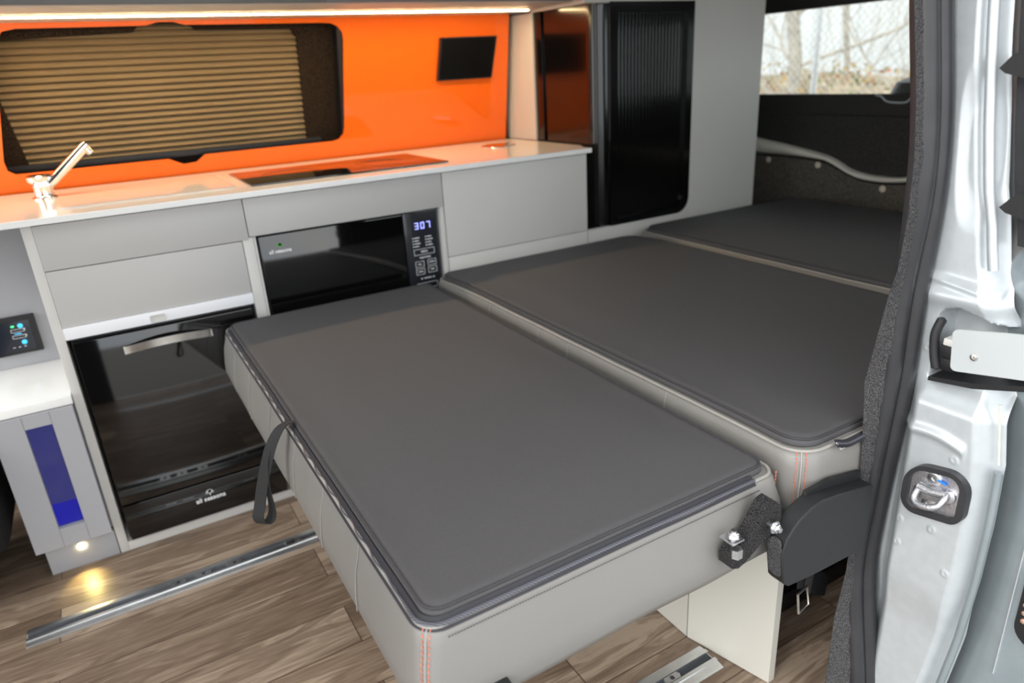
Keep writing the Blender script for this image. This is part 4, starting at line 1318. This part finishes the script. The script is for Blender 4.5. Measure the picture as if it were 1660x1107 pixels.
# ================================================================== OUTSIDE
gr = mat('grey_tarmac', srgb(128, 126, 122), 0.9, nscale=60, namt=0.2)
tag(MB().box(-12, 22, -12, 14, -0.56, -0.50).build('ground', gr, smooth=False), kind='structure')
XFN = 4.7
fn = thing('chain_link_fence', 'galvanised chain link fence seen through the tailgate window', 'fence', (XFN, 3, -0.5))
b = MB()
z0, z1 = -0.45, 2.1
yA, yB = 1.0, 6.2
st_ = 0.058
Hh = z1 - z0
k = yA - Hh
while k < yB + Hh:
    for sgn in (1, -1):
        # line y = k + sgn*(z - z0)
        ya, za, yb, zb_ = k, z0, k + sgn * Hh, z1
        if sgn == -1 and False: pass
        pts = []
        for t in (0.0, 1.0):
            pts.append((lerp(ya, yb, t), lerp(za, zb_, t)))
        (p0, q0), (p1, q1) = pts
        # clip to yA..yB
        def clip(pv, lo_, hi_):
            return max(lo_, min(hi_, pv))
        c0, c1_ = clip(p0, yA, yB), clip(p1, yA, yB)
        if abs(c0 - c1_) < 0.02: continue
        d0, d1 = z0 + (c0 - k) * sgn, z0 + (c1_ - k) * sgn
        b.tube([(XFN + 0.001 * sgn, c0, d0), (XFN + 0.001 * sgn, c1_, d1)], 0.0024, 4, caps=False)
    k += st_
b.build('wire_mesh', mat('galvanised_wire', srgb(205, 208, 205), 0.5, metal=0.2, nscale=20, namt=0.1), fn, smooth=False)
for yy in (1.0, 3.6, 6.2):
    MB().cyl((XFN + 0.03, yy, -0.5), (XFN + 0.03, yy, 2.2), 0.024).build('post', M['alu'], fn)
# corrugated pale building
bd2 = thing('pale_building', 'pale ribbed metal building behind the trees beyond the fence', 'building', (12, 6, -0.5))
b = MB()
pr = []
yv = -2.0
while yv < 16:
    pr += [(yv, 0), (yv + 0.12, 0), (yv + 0.15, -0.06), (yv + 0.27, -0.06), (yv + 0.30, 0)]
    yv += 0.30
V0 = [b.b.verts.new((12 + p[1], p[0], -0.5)) for p in pr]
V1 = [b.b.verts.new((12 + p[1], p[0], 5.5)) for p in pr]
for i in range(len(pr) - 1):
    b.b.faces.new((V0[i], V0[i + 1], V1[i + 1], V1[i]))
b.build('cladding', mat('pale_cladding', srgb(236, 238, 238), 0.5, nscale=2, namt=0.03), bd2, smooth=False)
MB().box(12.02, 16, -2, 16, -0.5, 5.6).build('body', mat('pale_wall', srgb(210, 214, 214), 0.6, nscale=2, namt=0.03), bd2, smooth=False)
# leafy bank behind the fence
bk_ = thing('leafy_bank', 'low bank of brown and green undergrowth behind the wire fence', 'undergrowth', (6.5, 4, -0.5), kind='stuff')
random.seed(11)
def bank(u, v):
    x = lerp(5.2, 9.5, u); yv = lerp(-1, 11, v)
    z = -0.5 + 1.5 * ss(u, 0, 0.5) + 0.18 * noise.noise(Vector((x, yv * 1.1, 0))) - 0.22
    return (x, yv, z)
MB().grid(bank, 20, 50).build('soil', mat('leaf_litter', srgb(182, 164, 136), 0.9, nscale=7, namt=0.35), bk_)
leafm = [mat('leaf_' + n_, c, 0.8, nscale=5, namt=0.2) for n_, c in (('ochre', srgb(196, 164, 96)), ('rust', srgb(192, 132, 96)), ('green', srgb(140, 148, 88)), ('pale', srgb(206, 196, 170)))]
for mi, lm in enumerate(leafm):
    b = MB()
    for k in range(2200):
        u, v = random.random() * 0.75, random.random()
        x, yv, z = bank(u, v)
        z += random.random() ** 2 * 0.22 - 0.02
        s_ = random.uniform(0.02, 0.045)
        a = Vector((random.uniform(-1, 1), random.uniform(-1, 1), random.uniform(-1, 1))).normalized() * s_
        c = a.cross(Vector((random.uniform(-1, 1), random.uniform(-1, 1), random.uniform(-1, 1)))).normalized() * s_ * 0.6
        p = Vector((x, yv, z))
        vs = [b.b.verts.new(q) for q in (p - a, p - c, p + a, p + c)]
        b.b.faces.new(vs)
    b.build('leaf', lm, bk_, smooth=False)
# bare trees
bark = mat('pale_bark', srgb(190, 182, 168), 0.9, nscale=8, namt=0.25)
def grow(b, p, d, r, L_, depth):
    pts = [p]
    q = p.copy(); dd_ = d.copy()
    for i in range(5):
        dd_ = (dd_ + Vector((random.uniform(-.25, .25), random.uniform(-.25, .25), random.uniform(-.1, .2))) * 0.6).normalized()
        q = q + dd_ * L_ / 5
        pts.append(q.copy())
    b.tube(pts, [lerp(r, r * 0.6, i / 5) * 0.8 for i in range(6)], 5, caps=False)
    if depth > 0:
        for k in range(3 if depth > 1 else 4):
            i = random.randint(2, 5)
            nd = (dd_ + Vector((random.uniform(-1, 1), random.uniform(-1, 1), random.uniform(-0.3, 0.9)))).normalized()
            grow(b, pts[i], nd, r * 0.5, L_ * 0.62, depth - 1)
tree_labels = ['bare tree with the thickest trunk at the left of the tailgate window', 'bare leaning tree at the right of the tailgate window', 'slim bare tree in the middle of the tailgate window']
for (x, y_, r, sd, lb) in ((6.9, 5.55, 0.085, 1, tree_labels[0]), (7.2, 4.35, 0.05, 5, tree_labels[1]), (8.0, 5.7, 0.04, 9, tree_labels[2])):
    random.seed(sd)
    t = thing('bare_tree', lb, 'tree', (x, y_, -0.5), 'bare trees behind the fence')
    b = MB()
    pts = [Vector((x + 0.03 * math.sin(k), y_ + 0.05 * math.sin(k * 1.7), -0.5 + k * 0.5)) for k in range(11)]
    b.tube(pts, [r * (1 - 0.05 * k) for k in range(11)], 9)
    b.build('trunk', bark, t)
    b = MB()
    for k in range(14):
        a = random.uniform(0, 2 * PI)
        grow(b, pts[random.randint(2, 9)], Vector((math.cos(a) * 0.6, math.sin(a), random.uniform(0.1, 0.8))).normalized(), r * 0.35, 1.3, 3)
    b.build('branches', bark, t)
